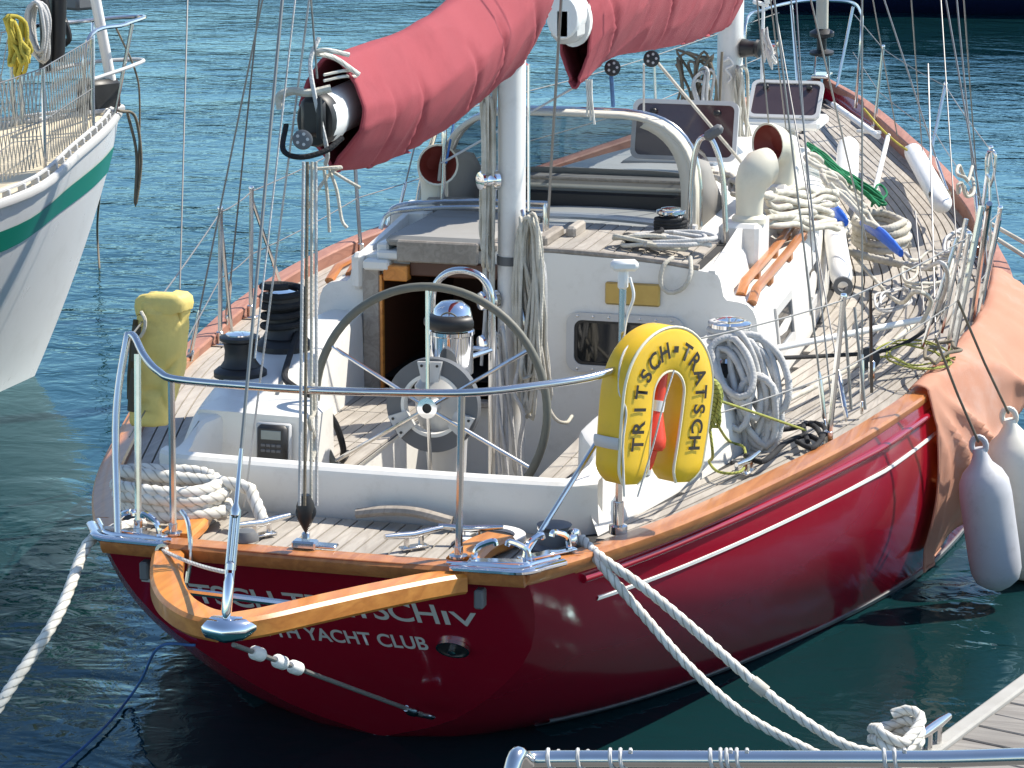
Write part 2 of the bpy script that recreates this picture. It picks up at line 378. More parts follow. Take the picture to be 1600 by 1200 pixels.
WHULL = mat('white_hull_paint', (.80, .80, .79), .28, var=((.70, .70, .68), 1.6, .5), dirt=((.48, .46, .42), 5, .25))
NAVY = mat('navy_hull', (.006, .010, .035), .2, coat=.4)
NET = mat('netting_cord', (.40, .38, .33), .8)
NETG = mat('green_netting_cord', (.10, .28, .20), .8)
DARKST = mat('dark_grey_stone', (.13, .125, .115), .9, var=((.07, .07, .065), 1.2, .8), bump=(3, .6))
PLANKG = wood('grey_pontoon_boards', (.31, .29, .26), (.17, .155, .14), .85, stretch=(.06, 1, 1), rnd=.12, scale=7, bumpk=.6)
CONC = mat('pale_concrete_edge', (.42, .41, .38), .85, var=((.30, .29, .26), 8, .7))
ANTIF = mat('dark_antifouling', (.020, .035, .045), .6)

# ---------------------------------------------------------------- water
def water():
    m = bpy.data.materials.new('harbour_water'); m.use_nodes = True; t = m.node_tree; b = t.nodes['Principled BSDF']; N = t.nodes.new; L = t.links.new
    t.nodes.remove(b); out = t.nodes['Material Output']
    df = N('ShaderNodeBsdfDiffuse'); df.inputs[0].default_value = (.004, .025, .028, 1)          # murk seen down into the water
    gs = N('ShaderNodeBsdfGlossy'); gs.inputs[0].default_value = (.62, .90, 1, 1); gs.inputs['Roughness'].default_value = .03
    fr = N('ShaderNodeFresnel'); fr.inputs[0].default_value = 1.36; mx = N('ShaderNodeMixShader')
    L(fr.outputs[0], mx.inputs[0]); L(df.outputs[0], mx.inputs[1]); L(gs.outputs[0], mx.inputs[2]); L(mx.outputs[0], out.inputs[0])
    tc = N('ShaderNodeTexCoord')
    def nz(scale, stretch, det, dist, rot=0):
        mp = N('ShaderNodeMapping'); mp.inputs['Scale'].default_value = stretch; mp.inputs['Rotation'].default_value = (0, 0, rot); L(tc.outputs['Object'], mp.inputs[0])
        n = N('ShaderNodeTexNoise'); n.inputs['Scale'].default_value = scale; n.inputs['Detail'].default_value = det; n.inputs['Distortion'].default_value = dist; n.inputs['Roughness'].default_value = .55
        L(mp.outputs[0], n.inputs[0]); return n
    a = nz(1.5, (1, 1.25, 1), 3, .6, .35); c = nz(5.5, (1, 1.2, 1), 3, .8, -.2); e = nz(.32, (1, 1, 1), 2, .3)
    s1 = N('ShaderNodeMath'); s1.operation = 'MULTIPLY'; s1.inputs[1].default_value = .21; L(c.outputs[0], s1.inputs[0])
    s2 = N('ShaderNodeMath'); s2.operation = 'ADD'; L(a.outputs[0], s2.inputs[0]); L(s1.outputs[0], s2.inputs[1])
    rm = N('ShaderNodeMapRange'); rm.inputs[1].default_value = .38; rm.inputs[2].default_value = .62; rm.inputs[3].default_value = .35; rm.inputs[4].default_value = 1.0; L(e.outputs[0], rm.inputs[0])
    s3 = N('ShaderNodeMath'); s3.operation = 'MULTIPLY'; L(s2.outputs[0], s3.inputs[0]); L(rm.outputs[0], s3.inputs[1])
    bp = N('ShaderNodeBump'); bp.inputs['Strength'].default_value = 1.0; bp.inputs['Distance'].default_value = WAVE; L(s3.outputs[0], bp.inputs['Height']); L(bp.outputs[0], gs.inputs['Normal']); L(bp.outputs[0], fr.inputs['Normal'])
    return m
WAVE = .05
mb = MB(); mb.grid([[V(x, y, 0) for x in (-400, -60, -20, 0, 20, 60, 400)] for y in (-60, -20, 0, 20, 60, 200, 900)])
o = mb.build('harbour_water', water(), kind='structure', recalc=False)
tag(o, 'rippled blue green harbour water')

# ---------------------------------------------------------------- the yacht's lines
SHEER = [(0, .80), (.35, .985), (.7, 1.14), (1.06, 1.27), (1.55, 1.42), (2.3, 1.635), (3.16, 1.82), (3.6, 1.885), (4.2, 1.975), (4.8, 2.03), (5.5, 2.045), (6.2, 2.0), (7.0, 1.855), (8.1, 1.655), (9.36, 1.30), (10.4, .94), (11.1, .685), (11.75, .41), (12.15, .20), (12.45, .03)]
def bs(y): return tab(SHEER, y)
def zs(y): return .98-.0219*y+.00471*y*y*(.85+.15*y/12.45)
def dk(y):                                     # deck height: the bulwark grows towards the bow
    t = min(1, max(0, (y-3)/7)); return zs(y)-.045-.085*t
WLB = [(.8, .02), (1.0, .42), (1.5, .88), (2.12, 1.27), (3.0, 1.66), (3.73, 1.87), (5, 2.02), (6, 2.03), (7, 1.88), (8, 1.58), (9, 1.12), (10, .55), (10.9, .02)]
MID = [(.4, .70), (1.0, 1.16), (1.5, 1.37), (2.1, 1.58), (3, 1.82), (4, 1.99), (5.5, 2.09), (7, 1.93), (8, 1.70), (9, 1.30), (10, .85), (11, .36), (11.7, .02)]
TRN = [(0, .02), (.11, .28), (.25, .46), (.42, .62), (.55, .715), (.7, .775), (.85, .80), (1, .80)]
def hb(f, y):
    """half breadth of the hull at height fraction f and length y"""
    f = max(0.0, min(1.0, f)); ya = .8*(1-f); yf = 10.9+(12.45-10.9)*f**.85
    def lag(y):
        a, b_, c = tab(WLB, y), tab(MID, y), bs(y)
        return a*(f-.5)*(f-1)/.5+b_*f*(f-1)/(-.25)+c*f*(f-.5)/.5
    if y < 2.6:
        s_ = max(0, (y-ya)/(2.6-ya)); t0 = tab(TRN, f)
        r = t0+(lag(2.6)-t0)*s_**(.52+.3*f)
    else: r = lag(y)
    if y > yf-1.6:
        k = max(0, (yf-y)/1.6); r = min(r, lag(yf-1.6)*k**.9+.015)
    return max(.012, r)
YACHT = thing('ketch', (0, 0, 0), 'large dark red ketch with teak decks moored stern to the camera', 'sailing yacht')
FS = [1.0, .93, .86, .78, .7, .6, .5, .4, .3, .22, .15, .08, 0.0]
NS = 70
def hull_rows(sg):
    rows = []
    for f in FS:
        ya = .8*(1-f); yf = 10.9+(12.45-10.9)*f**.85; row = []
        for i in range(NS+1):
            u = i/NS; u = u*u*(.55)+u*.45
            y = ya+(yf-ya)*u
            row.append([hb(f, y), y, zs(y)*f])
        rows.append(row)
    for _ in range(5):
        for row in rows:
            xs = [p[0] for p in row]
            for i in range(3, NS-1): row[i][0] = .25*xs[i-1]+.5*xs[i]+.25*xs[i+1]
    # under water
    for k, (d, sc) in enumerate(((-.22, .86), (-.5, .35), (-.62, .04))):
        row = []
        for i in range(NS+1):
            p = rows[12][i]; e = min(1, i/8)*min(1, (NS-i)/8)
            row.append([p[0]*sc, p[1]+(.25*(k+1))*(1-min(1, i/10))-(.3*(k+1))*(1-min(1, (NS-i)/10)), d*e-.02])
        rows.append(row)
    return [[V(sg*p[0], p[1], p[2]) for p in r] for r in rows]
HR = hull_rows(1); HL = hull_rows(-1)
mb = MB(); mb.grid(HR[:13]); mb.grid(HL[:13])
# transom: rows across at each level, slightly bowed aft
TR_ROWS = []
for k, f in enumerate(FS):
    a, b_ = HL[k][0], HR[k][0]; n = 14
    TR_ROWS.append([V(lerp(a.x, b_.x, j/n), a.y-.035*(1-(2*j/n-1)**2)*f, a.z) for j in range(n+1)])
mb.grid(TR_ROWS)
HULL = mb.build('hull', RED, YACHT, ang=50)
HULL['label'] = 'glossy dark red hull with counter stern'
mb = MB(); mb.grid(HR[12:]); mb.grid(HL[12:]); mb.build('underwater_body', ANTIF, HULL)
def hullpt(sg, y, dz, off=0):
    """point on the topside dz below the sheer, pushed out by off"""
    f = (zs(y)-dz)/zs(y); e = .02
    x = hb(f, y); dx = (hb(f, y+e)-hb(f, max(0, y-e)))/(2*e); df = (hb(min(1, f+e), y)-hb(f-e, y))/((min(1, f+e)-f+e)*zs(y))
    n = V(1, -dx, -df).normalized()
    return V(sg*(x+n.x*off), y+n.y*off, zs(y)-dz+n.z*off)
for sg in (-1, 1):
    ys = [.30+i*(12.1-.30)/90 for i in range(91)]
    mb = MB(); mb.tube([hullpt(sg, y, .098, .002) for y in ys], .017, 10); mb.build('rubbing_strake', RED, HULL)
    ys = [.42+i*(12.0-.42)/90 for i in range(91)]
    mb = MB(); mb.grid([[hullpt(sg, y, .198+h, .004 if 0 < i < 3 else -.002) for i, h in enumerate((-.002, 0, .013, .015))] for y in ys]); mb.build('cove_stripe', WHITE, HULL)
    ys = [1.05+i*(10.2-1.05)/80 for i in range(81)]
    mb = MB(); mb.grid([[hullpt(sg, y, zs(y)-h, .004 if 0 < i < 3 else -.003) for i, h in enumerate((.034, .032, .008, .006))] for y in ys]); mb.build('boot_line', RUBBER, HULL)

# ---------------------------------------------------------------- decks
def xin(y):
    """inner limit of the laid side deck: coaming, then coachroof, then the king plank"""
    if y < 3.13: return tab([(.72, .90), (1.0, .97), (1.5, 1.075), (2.2, 1.205), (2.6, 1.215), (3.13, 1.145)], y)
    if y < 9.35: return tab(ROOFB, y)+.015
    return .05
ROOFB = [(3.1, 1.115), (4.5, 1.10), (5.7, 1.03), (7.0, .88), (8.2, .70), (9.3, .50)]
mb = MB(); ys = [.02+i*(12.36-.02)/70 for i in range(71)]
rows = []
for y in ys:
    hw = max(.02, bs(y)-.03)
    rows.append([V(hw*k/6, y, dk(y)-.016+.012*(1-(k/6)**2)) for k in range(-6, 7)])
# the well for the cockpit is cut out: build left, right, aft, forward strips
DECK = None
mb = MB()
def strip(y0, y1, fin, fout, n=24):
    for sg in (-1, 1):
        mb.grid([[V(sg*lerp(fin(y), fout(y), k/3), y, dk(y)-.014) for k in range(4)] for y in [lerp(y0, y1, i/n) for i in range(n+1)]])
strip(.0, .80, lambda y: 0, lambda y: bs(y)-.02)
strip(.80, 3.2, lambda y: .84, lambda y: bs(y)-.02)
strip(3.2, 12.38, lambda y: 0, lambda y: max(.01, bs(y)-.02), 60)
DECK = mb.build('deck', CAULK, YACHT); DECK['label'] = 'laid teak deck with dark caulked seams'
PW, GAP, TH = .053, .0084, .014
def plank(quads, name='plank', parent=None, m=TEAK):
    """a plank from a run of (left point, right point) pairs"""
    b = MB(); rows = []
    for (a, c) in quads:
        rows.append([a-V(0, 0, TH), a, c, c-V(0, 0, TH)])
    b.grid(rows)
    n = len(rows); b.add([rows[0][k] for k in range(4)]+[rows[-1][k] for k in range(4)], [(0, 1, 2, 3), (4, 5, 6, 7)])
    return b.build(name, m, parent, ang=30)
def run_planks():
    for sg in (-1, 1):
        # margin board against the rail, then planks sprung parallel to it
        offs = [(.045, .045+.085)]
        o = .045+.085+GAP
        while o < 2.0: offs.append((o, o+PW-GAP)); o += PW
        for (o0, o1) in offs:
            seg = []; segs = []
            ys = [.66+i*.19 for i in range(62)]
            for y in ys:
                a = bs(y)-o0; c = bs(y)-o1; li = xin(y)
                if a-.012 > li and y < 12.3: seg.append((V(sg*a, y, dk(y)), V(sg*max(c, li), y, dk(y))))
                elif seg: segs.append(seg); seg = []
            if seg: segs.append(seg)
            for q in segs:
                if len(q) > 2: plank(q, parent=DECK)
    # king plank
    plank([(V(-.045, y, dk(y)+.001), V(.045, y, dk(y)+.001)) for y in (9.4, 10, 10.8, 11.5, 12.2)], parent=DECK)
    # aft deck, laid fore and aft
    w_ = .064
    for i in range(-13, 14):
        x = i*w_; x0, x1 = x-w_/2+GAP/2, x+w_/2-GAP/2
        def yst(xx): return .075 if abs(xx) < .70 else .075+(abs(xx)-.70)*2.4
        a, c = yst(x0), yst(x1)
        if min(a, c) > .60: continue
        plank([(V(x0, a, dk(0)), V(x1, c, dk(0))), (V(x0, .655, dk(.6)), V(x1, .655, dk(.6)))], parent=DECK)
run_planks()
# ---------------------------------------------------------------- toe rail and bulwark
RAIL = None
def rail_sec(y):
    z = zs(y); b_ = bs(y); wd = .085 if y < 11.5 else .05
    d = dk(y)-.02
    return b_, z, wd, d
for k, (y0, y1, m) in enumerate(((.25, 3.3, RAILW), (3.3, 12.4, RAILG))):
    for sg in (-1, 1):
        mb = MB(); n = int((y1-y0)/.12); rings = []
        for i in range(n+1):
            y = lerp(y0, y1, i/n); b_, z, wd, d = rail_sec(y)
            prof = [(b_+.012, z-.034), (b_+.014, z-.010), (b_+.006, z+.002), (b_-wd*.5, z+.005), (b_-wd+.008, z+.002), (b_-wd, z-.008), (b_-wd+.012, d), (b_-.01, d)]
            rings.append([V(sg*max(0, p[0]), y, p[1]) for p in prof])
        mb.loft(rings); o = mb.build('toe_rail', m, YACHT, ang=35)
        o['label'] = ('varnished' if k == 0 else 'weathered reddish')+' wooden toe rail'
mb = MB(); rings = []
for i in range(29):
    t = i/28*2-1; x = t*1.0
    # goes round the stern corners
    if abs(x) < .74: y = -.035*(1-(x/.8)**2); n_ = V(0, -1, 0)
    xx = .80*t; yy = -.02*(1-t*t); zz = zs(0)
    rings.append([V(xx, yy-.016, zz-.036), V(xx, yy-.02, zz-.012), V(xx, yy-.008, zz+.002), V(xx, yy+.04, zz+.005), V(xx, yy+.078, zz+.001), V(xx, yy+.084, zz-.01), V(xx, yy+.08, zz-.06), V(xx, yy+.0, zz-.06)])
mb.loft(rings); o = mb.build('stern_rail', RAILW, YACHT, ang=35)
for sg in (-1, 1):                       # quarter pieces that turn the corner
    mb = MB(); rings = []
    for i in range(9):
        t = i/8; y = lerp(.02, .27, t); b_ = lerp(.80, bs(.27), t**.85); z = zs(y)
        prof = [(b_+.012, z-.035), (b_+.014, z-.010), (b_+.006, z+.001), (b_-.05, z+.004), (b_-.11, z+.001), (b_-.115, z-.008), (b_-.11, z-.06), (b_-.01, z-.06)]
        rings.append([V(sg*p[0], y, p[1]) for p in prof])
    mb.loft(rings); mb.build('quarter_piece', RAILW, YACHT, ang=35)
    # stainless corner chafe plate
    mb = MB(); pts = [(sg*(.80-.26*(1-t)), -.032+.012*t, .982) for t in (0, .35, .7, .92)]+[(sg*.822, .0, .984), (sg*.85, .05, .984), (sg*.905, .14, .982)]
    mb.tube(cat(pts, 5), .013, 10, flat=1.6); mb.tube(cat([V(*p)+V(-sg*.02, .02, .012) for p in pts], 5), .008, 8)
    o = mb.build('corner_plate', CHROME, YACHT)

# ---------------------------------------------------------------- coachroof
def roofz(x, y):
    e = tab([(3.1, 1.487), (5.0, 1.50), (7, 1.47), (9.3, 1.40)], y); c = e+.06
    k = min(1, abs(x)/max(.05, tab(ROOFB, y)-.23)); return c-(c-e)*k*k
def roof_prof(y):
    rb = tab(ROOFB, y); zb = dk(y)-.03; s_ = max(.2, min(1, rb/1.1))
    zt = roofz(9, y); sh = zt-.135
    return [(rb, zb), (rb-.025, lerp(zb, sh, .5)), (rb-.05, sh-.07), (rb-.066, sh-.03), (rb-.095, sh-.004), (rb-.135, sh+.006), (rb-.19, sh+.012), (rb-.205, sh+.03), (rb-.222, zt-.03), (rb-.235, zt-.006), (rb-.26, zt+.002)]+[((rb-.26)*k/5, roofz((rb-.26)*k/5, y)) for k in (4, 3, 2, 1, 0)]
rows = []
for i in range(41):
    y = 3.15+i*(9.3-3.15)/40; h = roof_prof(y); rows.append([V(-p[0], y, p[1]) for p in h]+[V(p[0], y, p[1]) for p in h[-2::-1]])
mb = MB(); mb.grid(rows); n = len(rows[0])
mb.add(rows[-1], [tuple(range(n))])
ROOF = mb.build('coachroof', WHITE, YACHT, ang=28); ROOF['label'] = 'white coachroof with rounded shoulders'
# bulkhead facing the cockpit, with the companionway left open
BY = 3.15; DX0, DX1, DZ0, DZ1 = -.745, -.16, .80, 1.44
hp = roof_prof(BY)
def rz0(x): return roofz(x, BY)
mb = MB()
left = [(-.44, .80), (DX0, .80)] and [(-hp[k][0], hp[k][1]) for k in range(0, 11)]
L1 = [(-1.115, .82)]+left+[(DX0, rz0(DX0)), (DX0, .82)]
T1 = [(DX0, DZ1), (DX0, rz0(DX0)), (-.45, rz0(-.45)), (DX1, rz0(DX1)), (DX1, DZ1)]
R1 = [(DX1, .45), (DX1, rz0(DX1)), (.1, rz0(.1)), (.4, rz0(.4)), (.65, rz0(.65))]+[(hp[k][0], hp[k][1]) for k in range(10, -1, -1)]+[(1.115, .82), (.44, .82), (.44, .45)]
B1 = [(-.44, .45), (DX0, .82), (DX0, .82), (DX1, .82), (DX1, .45)]
for poly in (L1, T1, R1, [(-.44, .45), (-.44, .82), (DX1, .82), (DX1, .45)]):
    mb.add([V(p[0], BY-.002, p[1]) for p in poly], [tuple(range(len(poly)))])
BULK = mb.build('bulkhead', WHITE, YACHT)
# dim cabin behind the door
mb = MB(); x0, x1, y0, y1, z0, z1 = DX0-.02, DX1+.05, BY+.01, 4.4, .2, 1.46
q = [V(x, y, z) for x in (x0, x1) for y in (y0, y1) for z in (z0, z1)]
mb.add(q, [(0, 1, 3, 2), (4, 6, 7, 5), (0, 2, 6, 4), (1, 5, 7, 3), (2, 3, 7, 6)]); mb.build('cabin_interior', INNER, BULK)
# companionway frame
def bx(name, c, size, m, parent, bev=.006, **k): 
    b = MB(); b.box(c, size, bev, k.get('M')); return b.build(name, m, parent, ang=30)
bx('door_jamb', (-.79, 3.125, 1.125), (.085, .05, .63), GREYTEAK, BULK)
bx('door_jamb', (-.133, 3.135, 1.1), (.05, .03, .7), GREYTEAK, BULK)
bx('door_trim', (-.739, 3.115, 1.11), (.014, .035, .60), VARN, BULK, .003)
bx('door_sill', (-.45, 3.12, .805), (.64, .06, .03), GREYTEAK, BULK)
bx('frame_block', (-.66, 3.11, 1.425), (.12, .07, .075), VARN, BULK)
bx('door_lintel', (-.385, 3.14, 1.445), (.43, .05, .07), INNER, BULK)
# sliding hatch in steps, weathered boards
bx('sliding_hatch', (-.47, 3.53, 1.575), (.50, .84, .05), GREYCAN, ROOF, .02)
bx('hatch_fascia', (-.455, 3.098, 1.532), (.40, .03, .105), GREYTEAK, ROOF, .008)
bx('hatch_runner', (-.74, 3.56, 1.535), (.06, .86, .05), WHITE, ROOF, .01)
bx('hatch_runner', (-.20, 3.56, 1.56), (.05, .86, .04), GREYTEAK, ROOF, .01)
bx('hatch_step', (-.755, 3.12, 1.46), (.13, .10, .05), WHITE, ROOF, .01)
bx('hatch_step', (-.70, 3.16, 1.505), (.12, .12, .045), WHITE, ROOF, .01)
bx('hatch_coaming', (-.47, 4.0, 1.60), (.62, .06, .11), GREYTEAK, ROOF, .012)
bx('corner_post', (-.86, 3.13, 1.42), (.06, .07, .18), WHITE, ROOF, .02)
mb = MB(); mb.tube(cat([(-.93, 3.68, 1.53), (-.90, 3.70, 1.60), (-.80, 3.72, 1.625), (-.5, 3.74, 1.65), (-.1, 3.74, 1.655)], 6), .012, 8); mb.build('hatch_bar', STEEL, ROOF)
mb = MB(); mb.tube(cat([(-.93, 3.80, 1.53), (-.88, 3.82, 1.63), (-.5, 3.85, 1.665), (-.1, 3.85, 1.67)], 6), .012, 8); mb.build('hatch_bar', STEEL, ROOF)
# teak laid on the roof, bay trim
for i in range(13):
    x = -.02+i*.0655
    if x+.06 > .80: break
    plank([(V(x, y, roofz(x, y)+.014), V(x+.059, y, roofz(x+.059, y)+.014)) for y in (3.19, 3.5, 3.93)], parent=ROOF)
mb = MB(); mb.grid([[V(x, y, roofz(x, y)+.003) for x in [-.03+.83*k/10 for k in range(11)]] for y in (3.18, 3.5, 3.95)]); mb.build('seam_bed', CAULK, ROOF)
mb = MB(); mb.tube([V(x, 3.165, roofz(x, 3.165)+.008) for x in [-.14+k*.93/14 for k in range(15)]], .016, 8); mb.build('roof_edge_trim', GREYTEAK, ROOF)
bx('deck_block', (.09, 3.62, 1.585), (.05, .22, .06), TEAK, ROOF, .012); bx('deck_block', (.01, 3.42, 1.58), (.06, .34, .05), GREYTEAK, ROOF, .01)
mb = MB(); mb.tube([V(x, 3.99-.05*(x+.1)**2, roofz(x, 3.99)+.035) for x in [-.72+k*1.34/16 for k in range(17)]], .018, 8, flat=1.7); mb.build('traveller_track', LGREY, ROOF)
# bulkhead window and plaque
def rrect(w_, h_, r, n=6):
    p = []
    for (cx, cy, a0) in ((w_/2-r, h_/2-r, 0), (-w_/2+r, h_/2-r, 90), (-w_/2+r, -h_/2+r, 180), (w_/2-r, -h_/2+r, 270)):
        for k in range(n+1):
            a = R(a0+90*k/n); p.append((cx+r*math.cos(a), cy+r*math.sin(a)))
    return p
WM = Matrix(((1, 0, 0, .448), (0, 0, -1, BY-.004), (0, 1, 0, 1.132), (0, 0, 0, 1)))
mb = MB(); mb.ring_prism(rrect(.56, .285, .055), rrect(.485, .215, .04), WM, .022); WIN = mb.build('window', LGREY, BULK, ang=30); 
mb = MB(); mb.ring_prism(rrect(.485, .215, .04), rrect(.455, .188, .03), WM, .014); mb.build('window_gasket', BLACK, WIN, ang=30)
mb = MB(); mb.prism(rrect(.47, .20, .035), WM, .006); mb.build('window_pane', WGLASS, WIN, ang=30)
for k in range(-3, 4):
    for s_ in (-1, 1):
        mb = MB(); mb.lathe([(.006, 0), (.006, .004), (.003, .006)], 8, WM @ Matrix.Translation((k*.075, s_*.126, .021))); mb.build('screw', STEEL, WIN)
bx('plaque', (.482, 3.140, 1.372), (.262, .018, .108), BRASS, BULK, .008)
# side windows on both sides
def side_pt(sg, y, t):
    h = roof_prof(y); a, b_ = V(h[0][0], y, h[0][1]), V(h[2][0], y, h[2][1]); p = a.lerp(b_, t); return V(sg*p.x, y, p.z)
for sg in (-1, 1):
    for (y0, y1) in ((3.62, 4.12), (4.75, 5.25), (6.0, 6.5)):
        def W(o, e0, e1): return [side_pt(sg, lerp(y0, y1, a), b_)+V(sg*o, 0, .0) for (a, b_) in ((e0, .3+e1), (1-e0, .3+e1), (1-e0, .9-e1), (e0, .9-e1))]
        mb = MB(); A, B_, C, D = W(-.004, 0, 0), W(.014, 0, 0), W(.014, .07, .10), W(-.004, .07, .10); mb.grid([A, B_, C, D], closed=True)
        wf = mb.build('side_window', LGREY, ROOF, ang=30)
        mb = MB(); mb.grid([W(.004, .05, .08)[:2], [W(.004, .05, .08)[3], W(.004, .05, .08)[2]]]); mb.build('side_window_pane', WGLASS, wf)
# wooden grab rails on the shoulder
for sg in (-1, 1):
    for (off, dz, y0, y1) in ((.150, .055, 3.3, 5.55), (.080, .040, 3.2, 5.75)):
        mb = MB(); P = [V(sg*(tab(ROOFB, y)-off), y, roofz(9, y)-.135+dz) for y in [lerp(y0, y1, i/20) for i in range(21)]]
        P[0] = P[0]-V(0, 0, .045); P[-1] = P[-1]-V(0, 0, .045)
        mb.tube(P, .019, 8, flat=1.3)
        for i in (4, 9, 14): mb.box(P[i]-V(0, 0, .03), (.03, .07, .05), .006)
        mb.build('grab_rail', RAILW, ROOF)
# dorade boxes, breakwater upstand
for sg in (-1, 1):
    bx('dorade_box', (sg*.845, 4.03, 1.50), (.20, .34, .21), WHITE, ROOF, .02)
    bx('dorade_box', (sg*.80, 5.02, 1.53), (.26, .36, .26), WHITE, ROOF, .02)
    mb = MB(); mb.loft([[V(sg*.875, 3.15, 1.44), V(sg*.835, 3.15, 1.44), V(sg*.84, 3.15, 1.50), V(sg*.868, 3.15, 1.50)], [V(sg*.875, 3.9, 1.44), V(sg*.835, 3.9, 1.44), V(sg*.84, 3.86, 1.585), V(sg*.868, 3.86, 1.585)]]); mb.build('breakwater', WHITE, ROOF, ang=30)

# ---------------------------------------------------------------- cockpit
def coam(y): return tab([(.70, .885), (1.0, .955), (1.5, 1.06), (2.2, 1.19), (2.6, 1.20), (3.15, 1.13)], y)
def coamz(y): return tab([(.70, 1.12), (.9, 1.125), (1.08, 1.195), (2.0, 1.205), (3.15, 1.22)], y)
def csec(y):
    a = coam(y); z = coamz(y); b_ = dk(y)-.03
    inn = tab([(.7, .80), (1.0, .80), (1.2, .70), (3.15, .84)], y)
    return [(a, b_), (a-.045, lerp(b_, z, .55)), (a-.085, z-.035), (a-.105, z-.01), (a-.13, z), (inn+.03, z), (inn+.008, z-.01), (inn, z-.03), (inn-.01, .80)]
mb = MB()
for sg in (-1, 1):
    mb.grid([[V(sg*p[0], y, p[1]) for p in csec(y)] for y in [.74+i*(3.149-.74)/26 for i in range(27)]])
# back wall, curved round to the side coamings
rows = []
for i in range(25):
    t = i/24*2-1; x = t*.885; e = max(0, abs(t)-.86)/.14; yb = .735-.03*(1-t*t)+.06*e*e
    rows.append([V(x, yb-.015, dk(.7)-.03), V(x, yb-.055, 1.085), V(x, yb-.05, 1.108), V(x, yb-.035, 1.12), V(x, yb+.02, 1.12), V(x, yb+.035, 1.10), V(x, yb+.03, .55)])
mb.grid(rows)
COAM = mb.build('cockpit_coaming', WHITE, YACHT, ang=32)
# seats, well and sole
mb = MB()
for sg in (-1, 1):
    mb.grid([[V(sg*.40, y, .838), V(sg*.96, y, .838)] for y in (.74, 3.15)])
    mb.grid([[V(sg*.40, y, .838), V(sg*.43, y, .80), V(sg*.43, y, .42)] for y in (.74, 3.15)])
mb.grid([[V(-.43, y, .45), V(.43, y, .45)] for y in (.74, 3.15)])
WELL = mb.build('cockpit_well', WHITE, YACHT, ang=32)
for sg in (-1, 1):
    for i in range(8):
        x = .405+i*.062
        if x > .80: break
        for (ya, yb) in ((.80, 1.42), (1.428, 2.06), (2.068, 2.62), (2.628, 3.13)):
            plank([(V(sg*x, ya, .854), V(sg*(x+.055), ya, .854)), (V(sg*x, yb, .854), V(sg*(x+.055), yb, .854))], parent=WELL)
    mb = MB(); mb.grid([[V(sg*.40, y, .842), V(sg*.86, y, .842)] for y in (.79, 3.14)]); mb.build('seam_bed', CAULK, WELL)
for i in range(12):
    x = -.40+i*.067; plank([(V(x, .8, .466), V(x+.06, .8, .466)), (V(x, 3.1, .466), V(x+.06, 3.1, .466))], parent=WELL)
# instrument pod at the port side
mb = MB(); pr = [(-.90, .83), (-.395, .83), (-.40, 1.175), (-.43, 1.20), (-.86, 1.206)]
mb.loft([[V(p[0], 1.06+(0 if p[1] < 1 else .03), p[1]) for p in pr], [V(p[0], 1.42, p[1]) for p in pr]]); POD = mb.build('instrument_pod', WHITE, YACHT, ang=30)
IM = Matrix.Translation(V(-.525, 1.062, 1.09)) @ Matrix.Rotation(R(-4), 4, 'X')
mb = MB(); mb.box(None, (.150, .02, .175), .008, IM @ Matrix.Translation(V(0, -.002, 0))); mb.build('instrument_recess', LGREY, POD)
mb = MB(); mb.box(None, (.128, .05, .150), .014, IM @ Matrix.Translation(V(0, -.012, .006))); INS = mb.build('instrument', BLACK, POD); INS['label'] = 'black instrument with grey display'
mb = MB(); mb.box(None, (.085, .006, .038), .002, IM @ Matrix.Translation(V(0, -.037, .042))); mb.build('display', mat('lcd_grey', (.22, .25, .24), .2), INS)
for r_ in range(2):
    for c_ in range(4):
        mb = MB(); mb.box(None, (.019, .007, .012), .002, IM @ Matrix.Translation(V(-.033+c_*.022, -.037, .0-r_*.022))); mb.build('button', GREY, INS)
mb = MB(); mb.lathe([(.035, 0), (.04, .02), (.03, .03)], 14, ZM((-.72, .84, 1.0), rx=R(60))); mb.build('ventilator', LGREY, POD)
# ---------------------------------------------------------------- wheel and pedestal
WC = V(.03, 1.39, 1.205); WR = .492
WMx = Matrix.Translation(WC) @ Matrix.Rotation(R(-3), 4, 'X') @ Matrix.Rotation(R(90), 4, 'X')     # local z points aft
WHEEL = bpy.data.objects.new('steering_wheel', None); COL.objects.link(WHEEL); WHEEL.parent = YACHT; WHEEL['label'] = 'large steering wheel with leather bound rim and grey drive ring'
mb = MB(); mb.tube([WMx @ V(WR*math.cos(a), WR*math.sin(a), 0) for a in [2*math.pi*i/72 for i in range(72)]], .0175, 10, closed=True); mb.build('wheel_rim', LEATH, WHEEL)
for k in range(6):
    a = R(92+60*k); mb = MB(); mb.rod(WMx @ V(.03*math.cos(a), .03*math.sin(a), .03), WMx @ V(WR*math.cos(a), WR*math.sin(a), 0), .0085); mb.build('spoke', STEEL, WHEEL)
def circ(r, n=48, a0=0): return [(r*math.cos(a0+2*math.pi*i/n), r*math.sin(a0+2*math.pi*i/n)) for i in range(n)]
mb = MB(); mb.ring_prism(circ(.195), circ(.130), WMx @ Matrix.Translation(V(0, 0, -.075)), .05); mb.build('drive_ring', GREY, WHEEL, ang=30)
mb = MB(); mb.ring_prism(circ(.132), circ(.118), WMx @ Matrix.Translation(V(0, 0, -.07)), .05); mb.build('drive_ring_liner', WHITE, WHEEL, ang=30)
